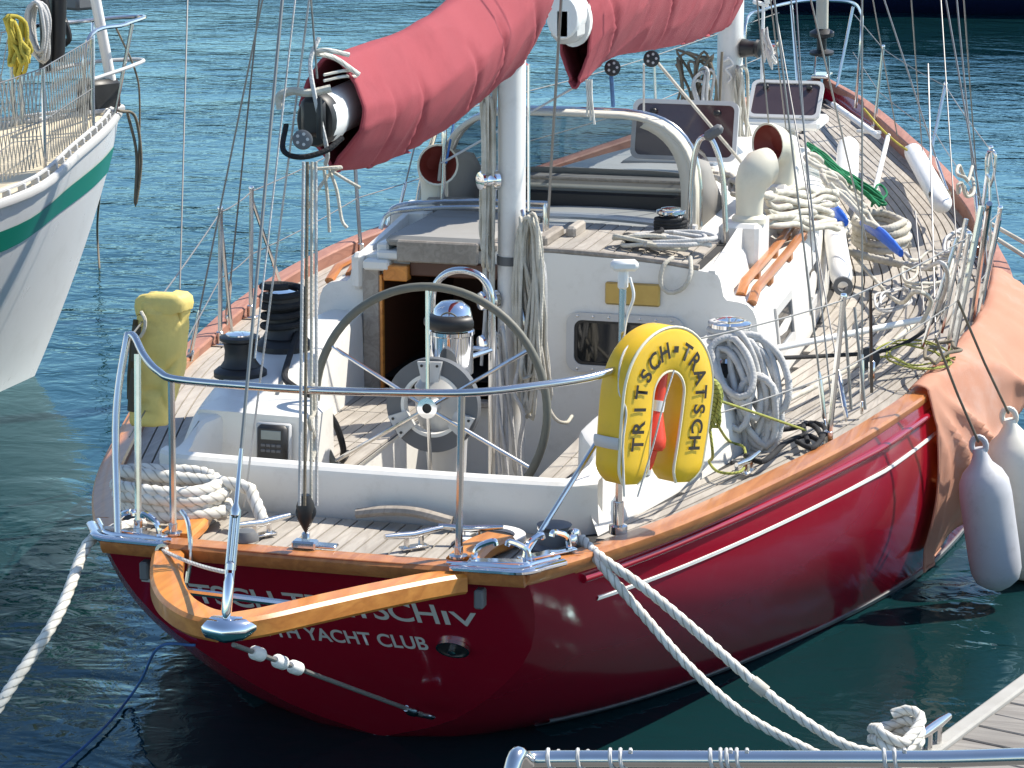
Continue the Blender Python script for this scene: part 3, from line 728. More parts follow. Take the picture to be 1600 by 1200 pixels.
for k in range(3):
    a = R(92+120*k); m4 = WMx @ Matrix.Rotation(a-R(90), 4, 'Z') @ Matrix.Translation(V(0, .155, -.025))
    mb = MB(); mb.prism([(-.052, .028), (.052, .028), (.034, -.055), (-.034, -.055)], m4, .022)
    br = mb.build('bracket', LGREY, WHEEL, ang=30)
    for (x, y) in ((-.033, .012), (.033, .012)):
        mb = MB(); mb.lathe([(.006, 0), (.006, .005)], 8, m4 @ Matrix.Translation(V(x, y, .021))); mb.build('bracket_bolt', BLACK, WHEEL)
mb = MB(); mb.ring_prism(circ(.042, 24), circ(.020, 24), WMx @ Matrix.Translation(V(0, 0, -.02)), .065); mb.build('wheel_hub', CHROME, WHEEL, ang=30)
mb = MB(); mb.lathe([(.019, -.02), (.019, .035)], 16, WMx); mb.build('hub_socket', BLACK, WHEEL)
PED = bpy.data.objects.new('steering_pedestal', None); COL.objects.link(PED); PED.parent = YACHT; PED['label'] = 'steering pedestal with chrome binnacle and tubular guard'
mb = MB(); mb.loft([[V(.03+a*.09, 1.63+b_*.10, .46) for a, b_ in circ(1, 20)], [V(.03+a*.075, 1.63+b_*.085, .8) for a, b_ in circ(1, 20)], [V(.03+a*.085, 1.62+b_*.11, 1.0) for a, b_ in circ(1, 20)], [V(.03+a*.12, 1.60+b_*.13, 1.13) for a, b_ in circ(1, 20)], [V(.03+a*.125, 1.60+b_*.13, 1.25) for a, b_ in circ(1, 20)], [V(.03+a*.09, 1.62+b_*.10, 1.30) for a, b_ in circ(1, 20)]]); mb.build('pedestal_column', LGREY, PED)
mb = MB(); mb.lathe([(.088, 1.30), (.088, 1.46), (.094, 1.465), (.094, 1.48), (.088, 1.485), (.086, 1.53), (.075, 1.575), (.045, 1.60), (.01, 1.605)], 28, Matrix.Translation(V(.05, 1.64, -.005))); mb.build('binnacle', CHROME, PED)
mb = MB(); mb.tube(cat([V(.05+.083*math.sin(a), 1.64-.083*math.cos(a)-.006, 1.515+.0*a) for a in [R(-70+10*k) for k in range(15)]], 2), .034, 10, flat=1.0); mb.build('compass_face', BLACK, PED)
gd = []
for (x, z) in ((-.095, .46), (-.095, 1.2), (-.095, 1.52), (-.08, 1.62), (-.03, 1.675), (.04, 1.692), (.11, 1.675), (.155, 1.62), (.168, 1.52), (.168, 1.2), (.168, .46)): gd.append((x, 1.83, z))
mb = MB(); mb.tube(cat(gd, 5), .0155, 10); mb.build('pedestal_guard', STEEL, PED)
mb = MB(); mb.rod((-.095, 1.83, 1.36), (.168, 1.83, 1.36), .011); mb.rod((-.095, 1.83, 1.36), (-.03, 1.66, 1.36), .011); mb.rod((.168, 1.83, 1.36), (.12, 1.66, 1.36), .011); mb.build('guard_stay', STEEL, PED)
# ---------------------------------------------------------------- winches
def winch(c, h, r, label, m1=BLACK, m2=BLACK):
    e = bpy.data.objects.new('winch', None); COL.objects.link(e); e.parent = YACHT; e['label'] = label
    T_ = Matrix.Translation(Vector(c))
    b = MB(); b.lathe([(r*1.35, 0), (r*1.35, h*.12), (r*1.15, h*.2), (r*.95, h*.24)], 24, T_); b.build('winch_base', m2, e)
    b = MB(); b.lathe([(r*1.0, h*.24), (r*.82, h*.36), (r*.76, h*.6), (r*.84, h*.8), (r*1.02, h*.86), (r*1.02, h*.93), (r*.85, h*.96)], 24, T_); b.build('winch_drum', m1, e)
    b = MB(); b.lathe([(r*.7, h*.95), (r*.7, h*1.0), (r*.3, h*1.03), (r*.1, h*1.03)], 20, T_); b.build('winch_top', CHROME, e)
    return e
winch((-.93, 1.74, 1.20), .185, .085, 'black winch on port coaming nearest the stern')
winch((-.93, 2.28, 1.20), .27, .095, 'black winch on port coaming wrapped with black line')
winch((1.08, 2.38, 1.20), .235, .09, 'chromed winch under coiled grey sheet on starboard coaming', CHROME, BLACK)
winch((.56, 3.62, 1.54), .17, .07, 'small chromed winch on the coachroof edge', CHROME, STEEL)
mb = MB(); pts = [V(-.93+.092*math.cos(a), 2.28+.092*math.sin(a), 1.29+.013*a/1.0*.55) for a in [.35*k for k in range(88)]]
mb.tube(pts, .016, 8); o = mb.build('black_sheet', ROPEK, label='black line wound many turns round the port winch', cat='rope', centre=True)
mb = MB(); mb.tube(cat([(-.85, 2.24, 1.29), (-.80, 2.0, 1.24), (-.72, 1.72, 1.215), (-.62, 1.55, 1.215), (-.50, 1.47, 1.19), (-.41, 1.46, 1.10), (-.385, 1.5, .98), (-.43, 1.62, .89), (-.47, 1.80, .875)], 8), .014, 8)
mb.build('black_tail', ROPEK, label='black rope tail trailing from the port winch into the cockpit', cat='rope', centre=True)

# ---------------------------------------------------------------- pushpit
def yempty(name, label=None):
    e = bpy.data.objects.new(name, None); COL.objects.link(e); e.parent = YACHT
    if label: e['label'] = label
    return e
def ypart(name, mb, m, parent=None, **k): return mb.build(name, m, parent or YACHT, **k)
PUSH = yempty('pushpit', 'polished tubular stern rail round the aft deck')
rp = [(-.80, .08, 1.05), (-.80, .16, 1.4), (-.785, .24, 1.66), (-.775, .25, 1.685), (-.745, .23, 1.68), (-.68, .16, 1.63), (-.60, .10, 1.59), (-.51, .07, 1.572), (-.2, .04, 1.572), (.035, .035, 1.574), (.3, .05, 1.58), (.56, .085, 1.587), (.75, .17, 1.60), (.95, .35, 1.61), (1.06, .60, 1.62), (1.14, .9, 1.62)]
ypart('top_rail', MB().tube(cat([(-.745, .02, .985)]+rp[1:], 7), .0145, 10), STEEL, PUSH)
for (a, b_) in (((-.557, .09, .985), (-.545, .085, 1.578)), ((.533, .09, .985), (.548, .083, 1.58)), ((-.70, .10, .985), (-.72, .19, 1.63))):
    mb = MB(); mb.rod(a, b_, .0135); po = ypart('post', mb, STEEL, PUSH)
    mb = MB(); mb.lathe([(.034, 0), (.034, .008), (.017, .012), (.017, .04)], 14, Matrix.Translation(Vector(a))); mb.build('post_foot', STEEL, po)
mb = MB(); mb.rod((.757, .18, .985), at(933, 690, y=.50), .0095); ypart('brace', mb, STEEL, PUSH)
POLE = yempty('stern_pole', 'stainless pole at the starboard quarter with white lamp on top')
mb = MB(); mb.rod((1.0, .59, .97), (1.005, .60, 1.94), .0135); ypart('pole', mb, STEEL, POLE)
mb = MB(); mb.lathe([(.035, 0), (.035, .03), (.02, .035), (.02, .12)], 14, Matrix.Translation(V(1.0, .59, .97))); ypart('socket', mb, STEEL, POLE)
mb = MB(); mb.box(None, (.10, .05, .04), .012, ZM((1.012, .59, 1.975), rz=.3)); mb.box((1.005, .60, 1.925), (.035, .035, .08), .008); ypart('stern_lamp', mb, FENDWH, POLE)
mb = MB(); mb.tube(cat([(1.03, .60, 1.93), (1.045, .60, 1.86), (1.02, .60, 1.78), (1.01, .59, 1.70)], 5), .006, 6); ypart('lamp_cable', mb, FENDWH, POLE)
# ---------------------------------------------------------------- stanchions and lifelines
tops = {}
def stanchion(sg, y, lean=(.045, 0), h=.64, dbl=False):
    e = yempty('stanchion'); b_ = bs(y)-.115; a = V(sg*b_, y, dk(y)); t = a+V(sg*lean[0], lean[1], h)
    mb = MB(); mb.rod(a, t, .0125); ypart('tube', mb, STEEL, e)
    mb = MB(); mb.box(a+V(0, 0, .008), (.075, .075, .014), .004); mb.lathe([(.02, 0), (.02, .07), (.015, .075)], 12, Matrix.Translation(a)); ypart('socket', mb, STEEL, e)
    mb = MB(); mb.lathe([(.014, 0), (.016, .008), (.012, .018), (.003, .02)], 12, Matrix.Translation(t)); ypart('cap', mb, CHROME, e)
    if dbl:
        mb = MB(); mb.rod(a+V(sg*-.02, dbl, 0), t-V(0, 0, .05), .0105); ypart('stay_tube', mb, STEEL, e)
    tops.setdefault(sg, []).append((y, t, a.lerp(t, .5)))
for y, ln, d_ in ((2.33, (.05, -.02), 0), (4.10, (.09, .0), 0), (4.95, (.10, -.02), .55), (7.0, (.06, .02), 0), (9.40, (.10, .18), 0), (11.0, (.05, .0), 0)): stanchion(1, y, ln, .66, d_)
for y, ln, d_ in ((3.60, (-.02, 0), .12), (4.30, (-.02, 0), .50), (6.2, (.04, 0), 0), (8.2, (.04, 0), 0), (10.2, (.04, 0), 0)): stanchion(-1, y, ln, .70, d_)
def line(a, b_, r, m, name, sag=0, parent=None, n=14):
    a = Vector(a); b_ = Vector(b_); mb = MB()
    mb.tube([a.lerp(b_, i/n)-V(0, 0, sag*4*(i/n)*(1-i/n)) for i in range(n+1)] if sag else [a, b_], r, 6)
    return mb.build(name, m, parent or YACHT)
for sg, e0 in ((1, V(1.10, .9, 1.62)), (-1, V(-.785, .24, 1.66))):
    T_ = sorted(tops[sg]); prev = e0; pm = V(e0.x, e0.y, 1.30)
    for (y, t, m_) in T_:
        line(prev, t-V(0, 0, .01), .0038, WIRE, 'lifeline', .012); line(pm, m_, .0035, WIRE, 'lifeline', .012); prev = t-V(0, 0, .01); pm = m_
    bw = V(sg*.30, 12.0, zs(12)+.60); line(prev, bw, .0038, WIRE, 'lifeline'); line(pm, bw-V(0, 0, .3), .0035, WIRE, 'lifeline')
PULP = yempty('pulpit', 'stainless bow pulpit')
for sg in (-1, 1):
    mb = MB(); mb.tube(cat([(sg*.42, 11.35, zs(11.3)), (sg*.45, 11.32, zs(11.3)+.62), (sg*.38, 11.75, zs(12)+.64), (sg*.22, 12.45, zs(12)+.66), (0, 12.65, zs(12)+.66)], 7), .0125, 8); ypart('rail', mb, STEEL, PULP)
    mb = MB(); mb.rod((sg*.16, 12.15, zs(12)), (sg*.25, 12.3, zs(12)+.64), .0125); ypart('post', mb, STEEL, PULP)
# ---------------------------------------------------------------- boomkin
BK = yempty('boomkin', 'varnished wishbone boomkin projecting over the stern')
def timber(path, w_, h_, name, m, parent):
    P = cat(path, 10); rings = []
    for i, p in enumerate(P):
        t = (P[min(i+1, len(P)-1)]-P[max(i-1, 0)]); t.z = 0; t.normalize(); n_ = V(-t.y, t.x, 0); c = .012
        q = []
        for (a, b_) in ((-w_/2, -h_/2+c), (-w_/2, h_/2-c), (-w_/2+c, h_/2), (w_/2-c, h_/2), (w_/2, h_/2-c), (w_/2, -h_/2+c), (w_/2-c, -h_/2), (-w_/2+c, -h_/2)):
            q.append(p+n_*a+V(0, 0, b_))
        rings.append(q)
    return MB().loft(rings).build(name, m, parent, ang=25)
timber([(.56, .0, .925), (.50, -.085, .932), (.42, -.20, .938), (.31, -.36, .944), (.195, -.53, .948), (.09, -.68, .95), (.0, -.77, .95)], .10, .076, 'boomkin_arm', VARN, BK)
timber([(-.535, .0, .925), (-.50, -.10, .932), (-.425, -.29, .94), (-.345, -.46, .945), (-.245, -.615, .948), (-.12, -.735, .95), (-.01, -.775, .95)], .115, .076, 'boomkin_arm', VARN, BK)
for sg in (-1, 1):
    timber([(sg*.55, .09, .965), (sg*.56, .25, .97), (sg*.60, .40, .965)], .13, .05, 'boomkin_heel', VARN, BK)
    bx('heel_plate', (sg*.635, .012, .865), (.035, .05, .07), RUBBER, BK, .006)
mb = MB(); mb.tube([V(-.080, -.765, .952), V(-.05, -.785, .952), V(.0, -.795, .952), V(.035, -.775, .952), V(.065, -.725, .952)], [.026, .040, .044, .040, .026], 14, flat=1.3); ypart('tip_fitting', mb, CHROME, BK)
mb = MB(); mb.rod((-.42, -.30, .905), (.30, -.40, .915), .013); ypart('spreader_bar', mb, STEEL, BK)
mb = MB(); mb.ring_prism(circ(.026, 16), circ(.014, 16), axisM((-.54, -.05, .965), (.2, -1, .1)), .012); ypart('eye', mb, STEEL, BK)
line((-.54, -.05, .965), (-.02, -.74, 1.13), .0075, ROPEW, 'boomkin_lashing', .01, BK)
mb = MB(); mb.tube(cat([(-.50, .04, 1.09), (-.46, -.0, 1.06), (-.44, -.03, .96), (-.45, -.05, .85)], 6), .009, 8); ypart('hook_rod', mb, STEEL, BK)
# chain and bobstay
BST = yempty('bobstay', 'bobstay with white sleeves running down to the stern')
tip = V(0, -.78, .90); heel = V(.28, .60, .17)
def at_t(t): return tip.lerp(heel, t)
mb = MB(); mb.rod(at_t(.02), at_t(.96), .0085); ypart('rod', mb, WIRE, BST)
for t in (.10, .20, .27): mb = MB(); mb.lathe([(.014, 0), (.024, .015), (.024, .06), (.014, .075)], 14, axisM(at_t(t), heel-tip)); ypart('sleeve', mb, FENDWH, BST)
mb = MB(); mb.lathe([(.012, -.02), (.022, .02), (.022, .05), (.014, .06)], 14, axisM(at_t(.86), heel-tip)); mb.box(None, (.075, .022, .05), .008, axisM(at_t(.95), heel-tip)); ypart('toggle', mb, STEEL, BST)
def chain(a, b_, name, parent, r=.0048, ln=.036, m=STEEL):
    a = Vector(a); b_ = Vector(b_); n = max(2, int((b_-a).length/(ln*.78))); d = (b_-a).normalized()
    for k in range(n):
        c = a.lerp(b_, (k+.5)/n); Mx = axisM(c, d) @ Matrix.Rotation(R(90)*(k % 2), 4, 'Z')
        mb = MB(); mb.tube([Mx @ V(.011*math.cos(u), 0, ln*.5*math.sin(u)) for u in [2*math.pi*i/12 for i in range(12)]], r, 6, closed=True); mb.build(name, m, parent)
# ---------------------------------------------------------------- stern deck fittings
def cleat(c, rz, s=1.0, m=STEEL):
    e = yempty('cleat'); Mx = ZM(c, rz, s=s)
    mb = MB(); mb.tube([Mx @ V(x, 0, .045+.01*abs(x)/.12) for x in (-.12, -.06, 0, .06, .12)], [.009*s, .013*s, .014*s, .013*s, .009*s], 10); mb.rod(Mx @ V(-.03, 0, 0), Mx @ V(-.03, 0, .045), .011*s); mb.rod(Mx @ V(.03, 0, 0), Mx @ V(.03, 0, .045), .011*s); mb.box(None, (.11, .04, .01), .003, Mx); ypart('horn', mb, m, e)
cleat((-.29, .30, .945), .9); cleat((.30, .30, .945), .8); cleat((.48, .43, .945), .2); cleat((1.28, 1.75, .93), 1.35)
def fair(c, rz):
    e = yempty('fairlead'); Mx = ZM(c, rz); mb = MB()
    for s_ in (-1, 1): mb.tube(cat([Mx @ V(s_*.10, 0, .0), Mx @ V(s_*.085, 0, .05), Mx @ V(s_*.03, 0, .075), Mx @ V(s_*.02, 0, .06)], 5), .011, 8)
    mb.box(None, (.24, .05, .012), .004, Mx); ypart('horns', mb, CHROME, e)
fair((.70, .06, .99), .2); fair((.83, .20, .99), .9); fair((-.68, .06, .99), -.3)
e = yempty('mooring_bitts', 'polished mooring fitting on the starboard quarter')
mb = MB(); mb.lathe([(.10, 0), (.10, .012), (.06, .02), (.05, .07), (.065, .09), (.03, .10)], 20, Matrix.Translation(V(.80, .42, .945))); ypart('bollard', mb, GREY, e)
for (x, y) in ((.74, .50), (.87, .44), (.88, .36)): mb = MB(); mb.lathe([(.012, 0), (.018, .03), (.026, .05), (.02, .07), (.005, .075)], 14, Matrix.Translation(V(x, y, .945))); ypart('pin', mb, CHROME, e)
e = yempty('deck_ring'); mb = MB(); mb.ring_prism(circ(.125, 28), circ(.085, 28), Matrix.Translation(V(.55, .47, .945)), .02); ypart('rim', mb, FENDWH, e); mb = MB(); mb.lathe([(.086, 0), (.086, .008)], 24, Matrix.Translation(V(.55, .47, .945))); ypart('lid', mb, BLACK, e)
e = yempty('deck_light'); mb = MB(); mb.lathe([(.05, 0), (.05, .01), (.035, .035), (.01, .04)], 16, Matrix.Translation(V(-.275, .09, .985))); ypart('dome', mb, RUBBER, e)
mb = MB(); mb.box((.02, .08, .99), (.12, .05, .012), .004); ypart('rail_plate', mb, STEEL)
bx('tackle_eye', (-.03, .05, 1.0), (.09, .05, .03), STEEL, YACHT, .006)
mb = MB(); mb.tube(cat([(-.02, .60, .965), (.1, .60, .985), (.22, .59, .99), (.36, .59, .965)], 5), .02, 8, flat=1.4); ypart('wooden_hand_hold', mb, GREYTEAK)
# transom fittings
def tr(x, z, off=0):
    """point on the transom face"""
    y = .8*(1-z/.98)-.035*(1-(x/.8)**2)*(z/.98); n_ = V(0, -1, -.8163).normalized(); return V(x, y, z)+n_*off
TN = V(0, -1, -.8163).normalized()
e = yempty('exhaust_cover', 'oval black fitting on the transom')
TM = Matrix((V(1, 0, 0), V(0, -TN.z, TN.y)*-1 if False else TN.cross(V(1, 0, 0)), TN)).transposed().to_4x4(); TM.translation = tr(.443, .567, .002)
mb = MB(); mb.prism([(.062*a, .050*b_) for a, b_ in circ(1, 28)], TM, .012); ypart('plate', mb, BLACK, e)
mb = MB(); mb.ring_prism([(.064*a, .052*b_) for a, b_ in circ(1, 28)], [(.056*a, .045*b_) for a, b_ in circ(1, 28)], TM, .016); ypart('rim', mb, STEEL, e, ang=30)
mb = MB(); mb.lathe([(.016, 0), (.016, .03), (.008, .034)], 14, TM); ypart('outlet', mb, STEEL, e)
e2 = yempty('rudder_head'); mb = MB(); mb.loft([[V(x, y, z) for (x, y) in ((-.03, .80), (.03, .80), (.05, 1.2), (-.05, 1.2))] for z in (-.3, .10)]); ypart('blade', mb, RUBBER, e2)

# ---------------------------------------------------------------- masts and booms
MM = yempty('mizzen_mast', 'white mizzen mast stepped in the cockpit')
mb = MB(); mb.loft([[V(.062*a, 2.76+.078*b_, z) for a, b_ in circ(1, 24)] for z in (.46, 1.5, 3, 5, 9.5)]); ypart('spar', mb, ALU, MM)
mb = MB(); mb.loft([[V(.067*a, 2.76+.083*b_, z) for a, b_ in circ(1, 24)] for z in (1.56, 1.60)]); ypart('collar', mb, RUBBER, MM)
for (z, sx) in ((1.20, -1), (1.40, -1), (1.95, -1)):
    mb = MB(); mb.lathe([(.045, 0), (.045, .02), (.036, .03), (.034, .06), (.045, .075), (.04, .085), (.015, .09)], 18, axisM((sx*.055, 2.70, z), (sx*.7, -.7, 0))); ypart('mast_winch', mb, CHROME, MM)
for z in (1.08, 1.30, 1.75): mb = MB(); mb.tube([V(.07, 2.68, z-.07), V(.085, 2.66, z-.03), V(.085, 2.66, z+.03), V(.07, 2.68, z+.07)], .009, 8); ypart('mast_cleat', mb, STEEL, MM)
MN = yempty('main_mast', 'white main mast forward of the sprayhood')
mb = MB(); mb.loft([[V(.083*a, 8.2+.11*b_, z) for a, b_ in circ(1, 24)] for z in (1.40, 2.4, 5, 15)]); ypart('spar', mb, ALU, MN)
mb = MB(); mb.lathe([(.062, 0), (.06, .03), (.052, .045), (.05, .09), (.062, .105), (.055, .12), (.02, .125)], 20, axisM((.085, 8.16, 2.06), (1, -.15, 0))); ypart('mast_winch', mb, BLACK, MN)
mb = MB(); mb.lathe([(.05, 0), (.05, .02), (.035, .03), (.035, .07), (.05, .085), (.02, .09)], 20, axisM((.24, 8.16, 2.06), (1, -.15, 0))); ypart('mast_winch', mb, STEEL, MN)
mb = MB(); mb.tube(cat([(-.02, 8.08, 1.98), (.02, 8.07, 2.0), (.045, 8.07, 1.96), (.0, 8.07, 1.93), (.035, 8.07, 1.88), (.01, 8.07, 1.84)], 6), .008, 8); ypart('halyard_hook', mb, FENDWH, MN)
# ---------------------------------------------------------------- sail covers
def cover(name, label, st, fold, seed, endopen, n=110, m=84):
    """stowed-sail cover: st = list of (y, z_bottom, z_top, half width); drooping cloth with gathered folds"""
    rows = []; Zb = [(s_[0], s_[1]) for s_ in st]; Zt = [(s_[0], s_[2]) for s_ in st]; Wd = [(s_[0], s_[3]) for s_ in st]; Xc = [(s_[0], s_[4]) for s_ in st]
    y0, y1 = st[0][0], st[-1][0]
    for i in range(n+1):
        y = lerp(y0, y1, i/n); zb, zt, w_, xc = tab(Zb, y), tab(Zt, y), tab(Wd, y), tab(Xc, y); row = []
        for j in range(m+1):
            a = -math.pi/2+2*math.pi*j/m
            c_, s_ = math.cos(a), math.sin(a)
            hgt = (s_+1)/2
            prof = (1-.62*hgt**1.7)*(.20+.80*min(1, (hgt*1.75)**.75))
            x = w_*prof*(1 if c_ > 0 else -1)*abs(c_)**.75
            z = zb+(zt-zb)*hgt
            p = V(xc+x, y, z)
            k = noise.noise(V(y*1.4+seed, z*1.3, .7*math.copysign(1, c_)))*.018+noise.noise(V(y*5+seed, z*2.4, 2.0*math.copysign(1, c_)))*.006
            sl = (y-y0)*fold[0]+(z-zb)*fold[1]
            lowk = max(0, 1-hgt*1.35)
            ph_ = sl*3.0+1.6*noise.noise(V(y*1.3, z*1.2, seed)); pl = ((1-abs(math.sin(ph_)))**5*-.060+(1-abs(math.sin(ph_+.35)))**6*.022)*min(1, lowk*1.6)**.7*max(0, .5+1.5*noise.noise(V(y*1.9, seed, 1)))+((1-abs(noise.noise(V(y*2.4-z*3.0, z*2.6+y*.7, seed))))**9)*.012*(1-hgt*.6)
            q = (k+pl)*(1 if abs(c_) > .05 else .3)
            p += V(math.copysign(1, c_)*q if abs(c_) > .03 else 0, 0, .6*k*(s_ > 0))
            row.append(p)
        rows.append(row)
    mb = MB(); mb.grid(rows)
    me = mb.mesh(name, 70)
    o = put(name, me, CANVAS, None, label, 'sail cover', None, None, True)
    sm = o.modifiers.new('cloth', 'SOLIDIFY'); sm.thickness = .006; sm.offset = -1
    return o, rows
MZ = [(.33, 2.31, 2.715, .155, 0), (.8, 2.27, 2.73, .175, 0), (1.3, 2.285, 2.76, .185, .01), (1.9, 2.335, 2.84, .19, .015), (2.5, 2.41, 3.0, .19, .02), (2.85, 2.47, 3.15, .185, .02), (3.02, 2.52, 3.2, .12, .02)]
o, rw = cover('mizzen_sail_cover', 'faded red sail cover gathered along the mizzen boom, nearest the camera', MZ, (2.2, 1.4), 3.1, True)
mb = MB(); mb.tube([p+V(0, -.003, 0) for p in rw[0]], .007, 6); mb.build('cover_hem', CANVAS, o).matrix_parent_inverse = Matrix.Translation(-o.location)
MNS = [(3.96, 2.235, 2.80, .10, 0), (4.2, 2.26, 2.86, .16, 0), (4.7, 2.31, 2.92, .19, 0), (5.6, 2.27, 2.96, .21, 0), (6.6, 2.22, 3.0, .22, 0), (7.6, 2.20, 3.15, .22, 0), (8.25, 2.22, 3.3, .2, 0), (8.45, 2.24, 3.3, .1, 0)]
o, rw = cover('main_sail_cover', 'red sail cover on the main boom hanging above the sprayhood', MNS, (1.6, 1.2), 9.4, True, 150)
mb = MB(); mb.tube([p+V(0, -.003, 0) for p in rw[0]], .007, 6); mb.build('cover_hem', CANVAS, o).matrix_parent_inverse = Matrix.Translation(-o.location)
# booms inside the covers
def boom(name, label, y0, y1, z0, z1, r, capm):
    e = yempty(name, label)
    mb = MB(); mb.loft([[V(r*.85*a, lerp(y0, y1, t), lerp(z0, z1, t)+r*1.15*b_) for a, b_ in circ(1, 20)] for t in (0, .5, 1)]); ypart('spar', mb, ALU, e)
    mb = MB(); mb.loft([[V(r*.9*a, y0-d_, z0+r*1.2*b_) for a, b_ in circ(q, 20)] for d_, q in ((-.05, 1.04), (.012, 1.04), (.02, .96))]); ypart('end_cap', mb, capm, e)
    return e
BZ = boom('mizzen_boom', 'mizzen boom with black and white end fitting', .16, 2.68, 2.515, 2.62, .075, BLACK)
mb = MB(); mb.loft([[V(.072*a, y, 2.515+.09*b_) for a, b_ in circ(1, 20)] for y in (.17, .30)]); ypart('white_band', mb, FENDWH, BZ)
mb = MB(); mb.box((-.0, .125, 2.53), (.09, .04, .14), .02); mb.tube(cat([(.03, .10, 2.6), (.035, .09, 2.53), (.03, .1, 2.46)], 5), .012, 8); ypart('clew_fitting', mb, BLACK, BZ)
mb = MB(); mb.tube(cat([(-.12, .12, 2.555), (-.12, .115, 2.60), (-.07, .11, 2.62), (-.01, .11, 2.615), (.06, .14, 2.63)], 6), .015, 8); ypart('outhaul', mb, ROPEC, BZ)
for k in range(2): mb = MB(); mb.tube(cat([(.0, .24, 2.645+.02*k), (.05, .30, 2.655+.02*k), (.08, .36, 2.65+.02*k)], 4), .0055, 6); ypart('lacing', mb, ROPEW, BZ)
mb = MB(); mb.tube(cat([(.005, .18, 2.80), (-.01, .13, 2.72), (.02, .09, 2.60), (.05, .12, 2.42), (.03, .16, 2.36)], 6), .008, 6); ypart('lacing', mb, ROPEG, BZ)
mb = MB(); mb.tube(cat([(-.10, .12, 2.50), (-.09, .06, 2.42), (-.02, .04, 2.40), (.06, .08, 2.42), (.1, .14, 2.46)], 6), .010, 8); ypart('strop', mb, ROPEK, BZ)
for (pts) in (([(-.03, .10, 2.305), (.03, .06, 2.31), (.09, .11, 2.31), (.05, .12, 2.29), (.01, .06, 2.22), (-.02, .05, 2.16)]), ([(.05, .10, 2.30), (.08, .09, 2.23), (.10, .08, 2.13), (.12, .08, 2.10)]), ([(.03, .10, 2.30), (.045, .09, 2.2), (.05, .09, 2.08)]), ([(.06, .09, 2.30), (.12, .08, 2.27), (.17, .08, 2.245)])):
    mb = MB(); mb.tube(cat([V(*p)+V(-.02, .10, .035) for p in pts], 5), .0065, 6); ypart('cover_tie', mb, ROPEC, BZ)
BM = boom('main_boom', 'main boom with white end casting', 3.70, 8.05, 2.60, 2.62, .085, FENDWH)
mb = MB(); mb.box((0, 3.80, 2.57), (.13, .24, .20), .04); ypart('end_casting', mb, LGREY, BM)
mb = MB(); mb.loft([[V(.085*a, 3.9, 2.565+.125*b_) for a, b_ in circ(1, 24)], [V(.085*a, 3.955, 2.565+.125*b_) for a, b_ in circ(1, 24)]]); ypart('end_ring', mb, FENDWH, BM)
for k in range(3): mb = MB(); mb.tube(cat([(.06+.012*k, 3.94, 2.28), (.07+.01*k, 3.93, 2.18), (.065+.02*k, 3.93, 2.10-.02*k)], 4), .006, 6); ypart('cover_tie', mb, ROPEW, BM)
# blocks
def block(c, d, r, name='block', parent=None, m=BLACK):
    e = yempty(name); Mx = axisM(c, d)
    for s_ in (-1, 1):
        mb = MB(); mb.lathe([(r, 0), (r, .006), (r*.8, .009)], 20, Mx @ Matrix.Translation(V(0, 0, s_*.014-.004))); ypart('cheek', mb, m, e)
    mb = MB(); mb.lathe([(r*.8, -.008), (r*.7, 0), (r*.8, .008)], 18, Mx); ypart('sheave', mb, LGREY, e)
    for k in range(5):
        a = 2*math.pi*k/5; mb = MB(); mb.lathe([(r*.17, 0), (r*.17, .003)], 8, Mx @ Matrix.Translation(V(r*.55*math.cos(a), r*.55*math.sin(a), .018))); ypart('cheek_hole', mb, LGREY, e)
    return e
vd = V(.25, -.95, .2)
block(at(1018, 92, x=.06), vd, .045); block(at(957, 106, x=.06), vd, .042)
block(at(482, 215, x=.0)+V(0, -.06, 0), vd, .034, m=GREY); block(at(478, 800, x=-.02), vd, .036)
# ---------------------------------------------------------------- rigging
def wire(a, b_, r=.0048, m=WIRE, name='shroud', ext=2.2, turn=True):
    a = Vector(a); b_ = Vector(b_); b2 = a+(b_-a)*ext
    mb = MB(); mb.rod(a, b2, r, 6); ypart(name, mb, m)
    if turn:
        d = (b_-a).normalized(); mb = MB(); mb.lathe([(.006, .02), (.011, .05), (.011, .22), (.006, .25)], 10, axisM(a, d)); mb.box(None, (.012, .035, .06), .003, axisM(a+d*.01, d)); ypart('turnbuckle', mb, STEEL)
wire((-bs(3.9)+.08, 3.9, .97), at(405, 0, y=3.4)); wire((-bs(3.1)+.08, 3.1, .95), at(410, 0, y=3.0))
wire(at(1290, 668, z=.95), at(1210, 0, y=2.6)); wire(at(1347, 640, z=.95), at(1347, 0, y=3.0), .0042)
wire(at(1322, 650, z=.95), at(1214, 30, y=4.2), .0036)
wire((1.22, 5.9, 1.2), at(1267, 0, y=5.6), .0055, turn=False)
wire((bs(7.3)-.08, 7.3, 1.08), at(1495, 0, y=7.7), .0055); wire((bs(6.7)-.08, 6.75, 1.06), at(1478, 0, y=7.4), .0055)
wire(at(1480, 300, z=1.14), at(1385, 10, y=8.9), .0055); wire((-bs(7.3)+.08, 7.3, 1.08), (-1.2, 7.7, 4.2), .0055); wire((-bs(6.7)+.08, 6.75, 1.06), (-1.2, 7.4, 4.2), .0055)
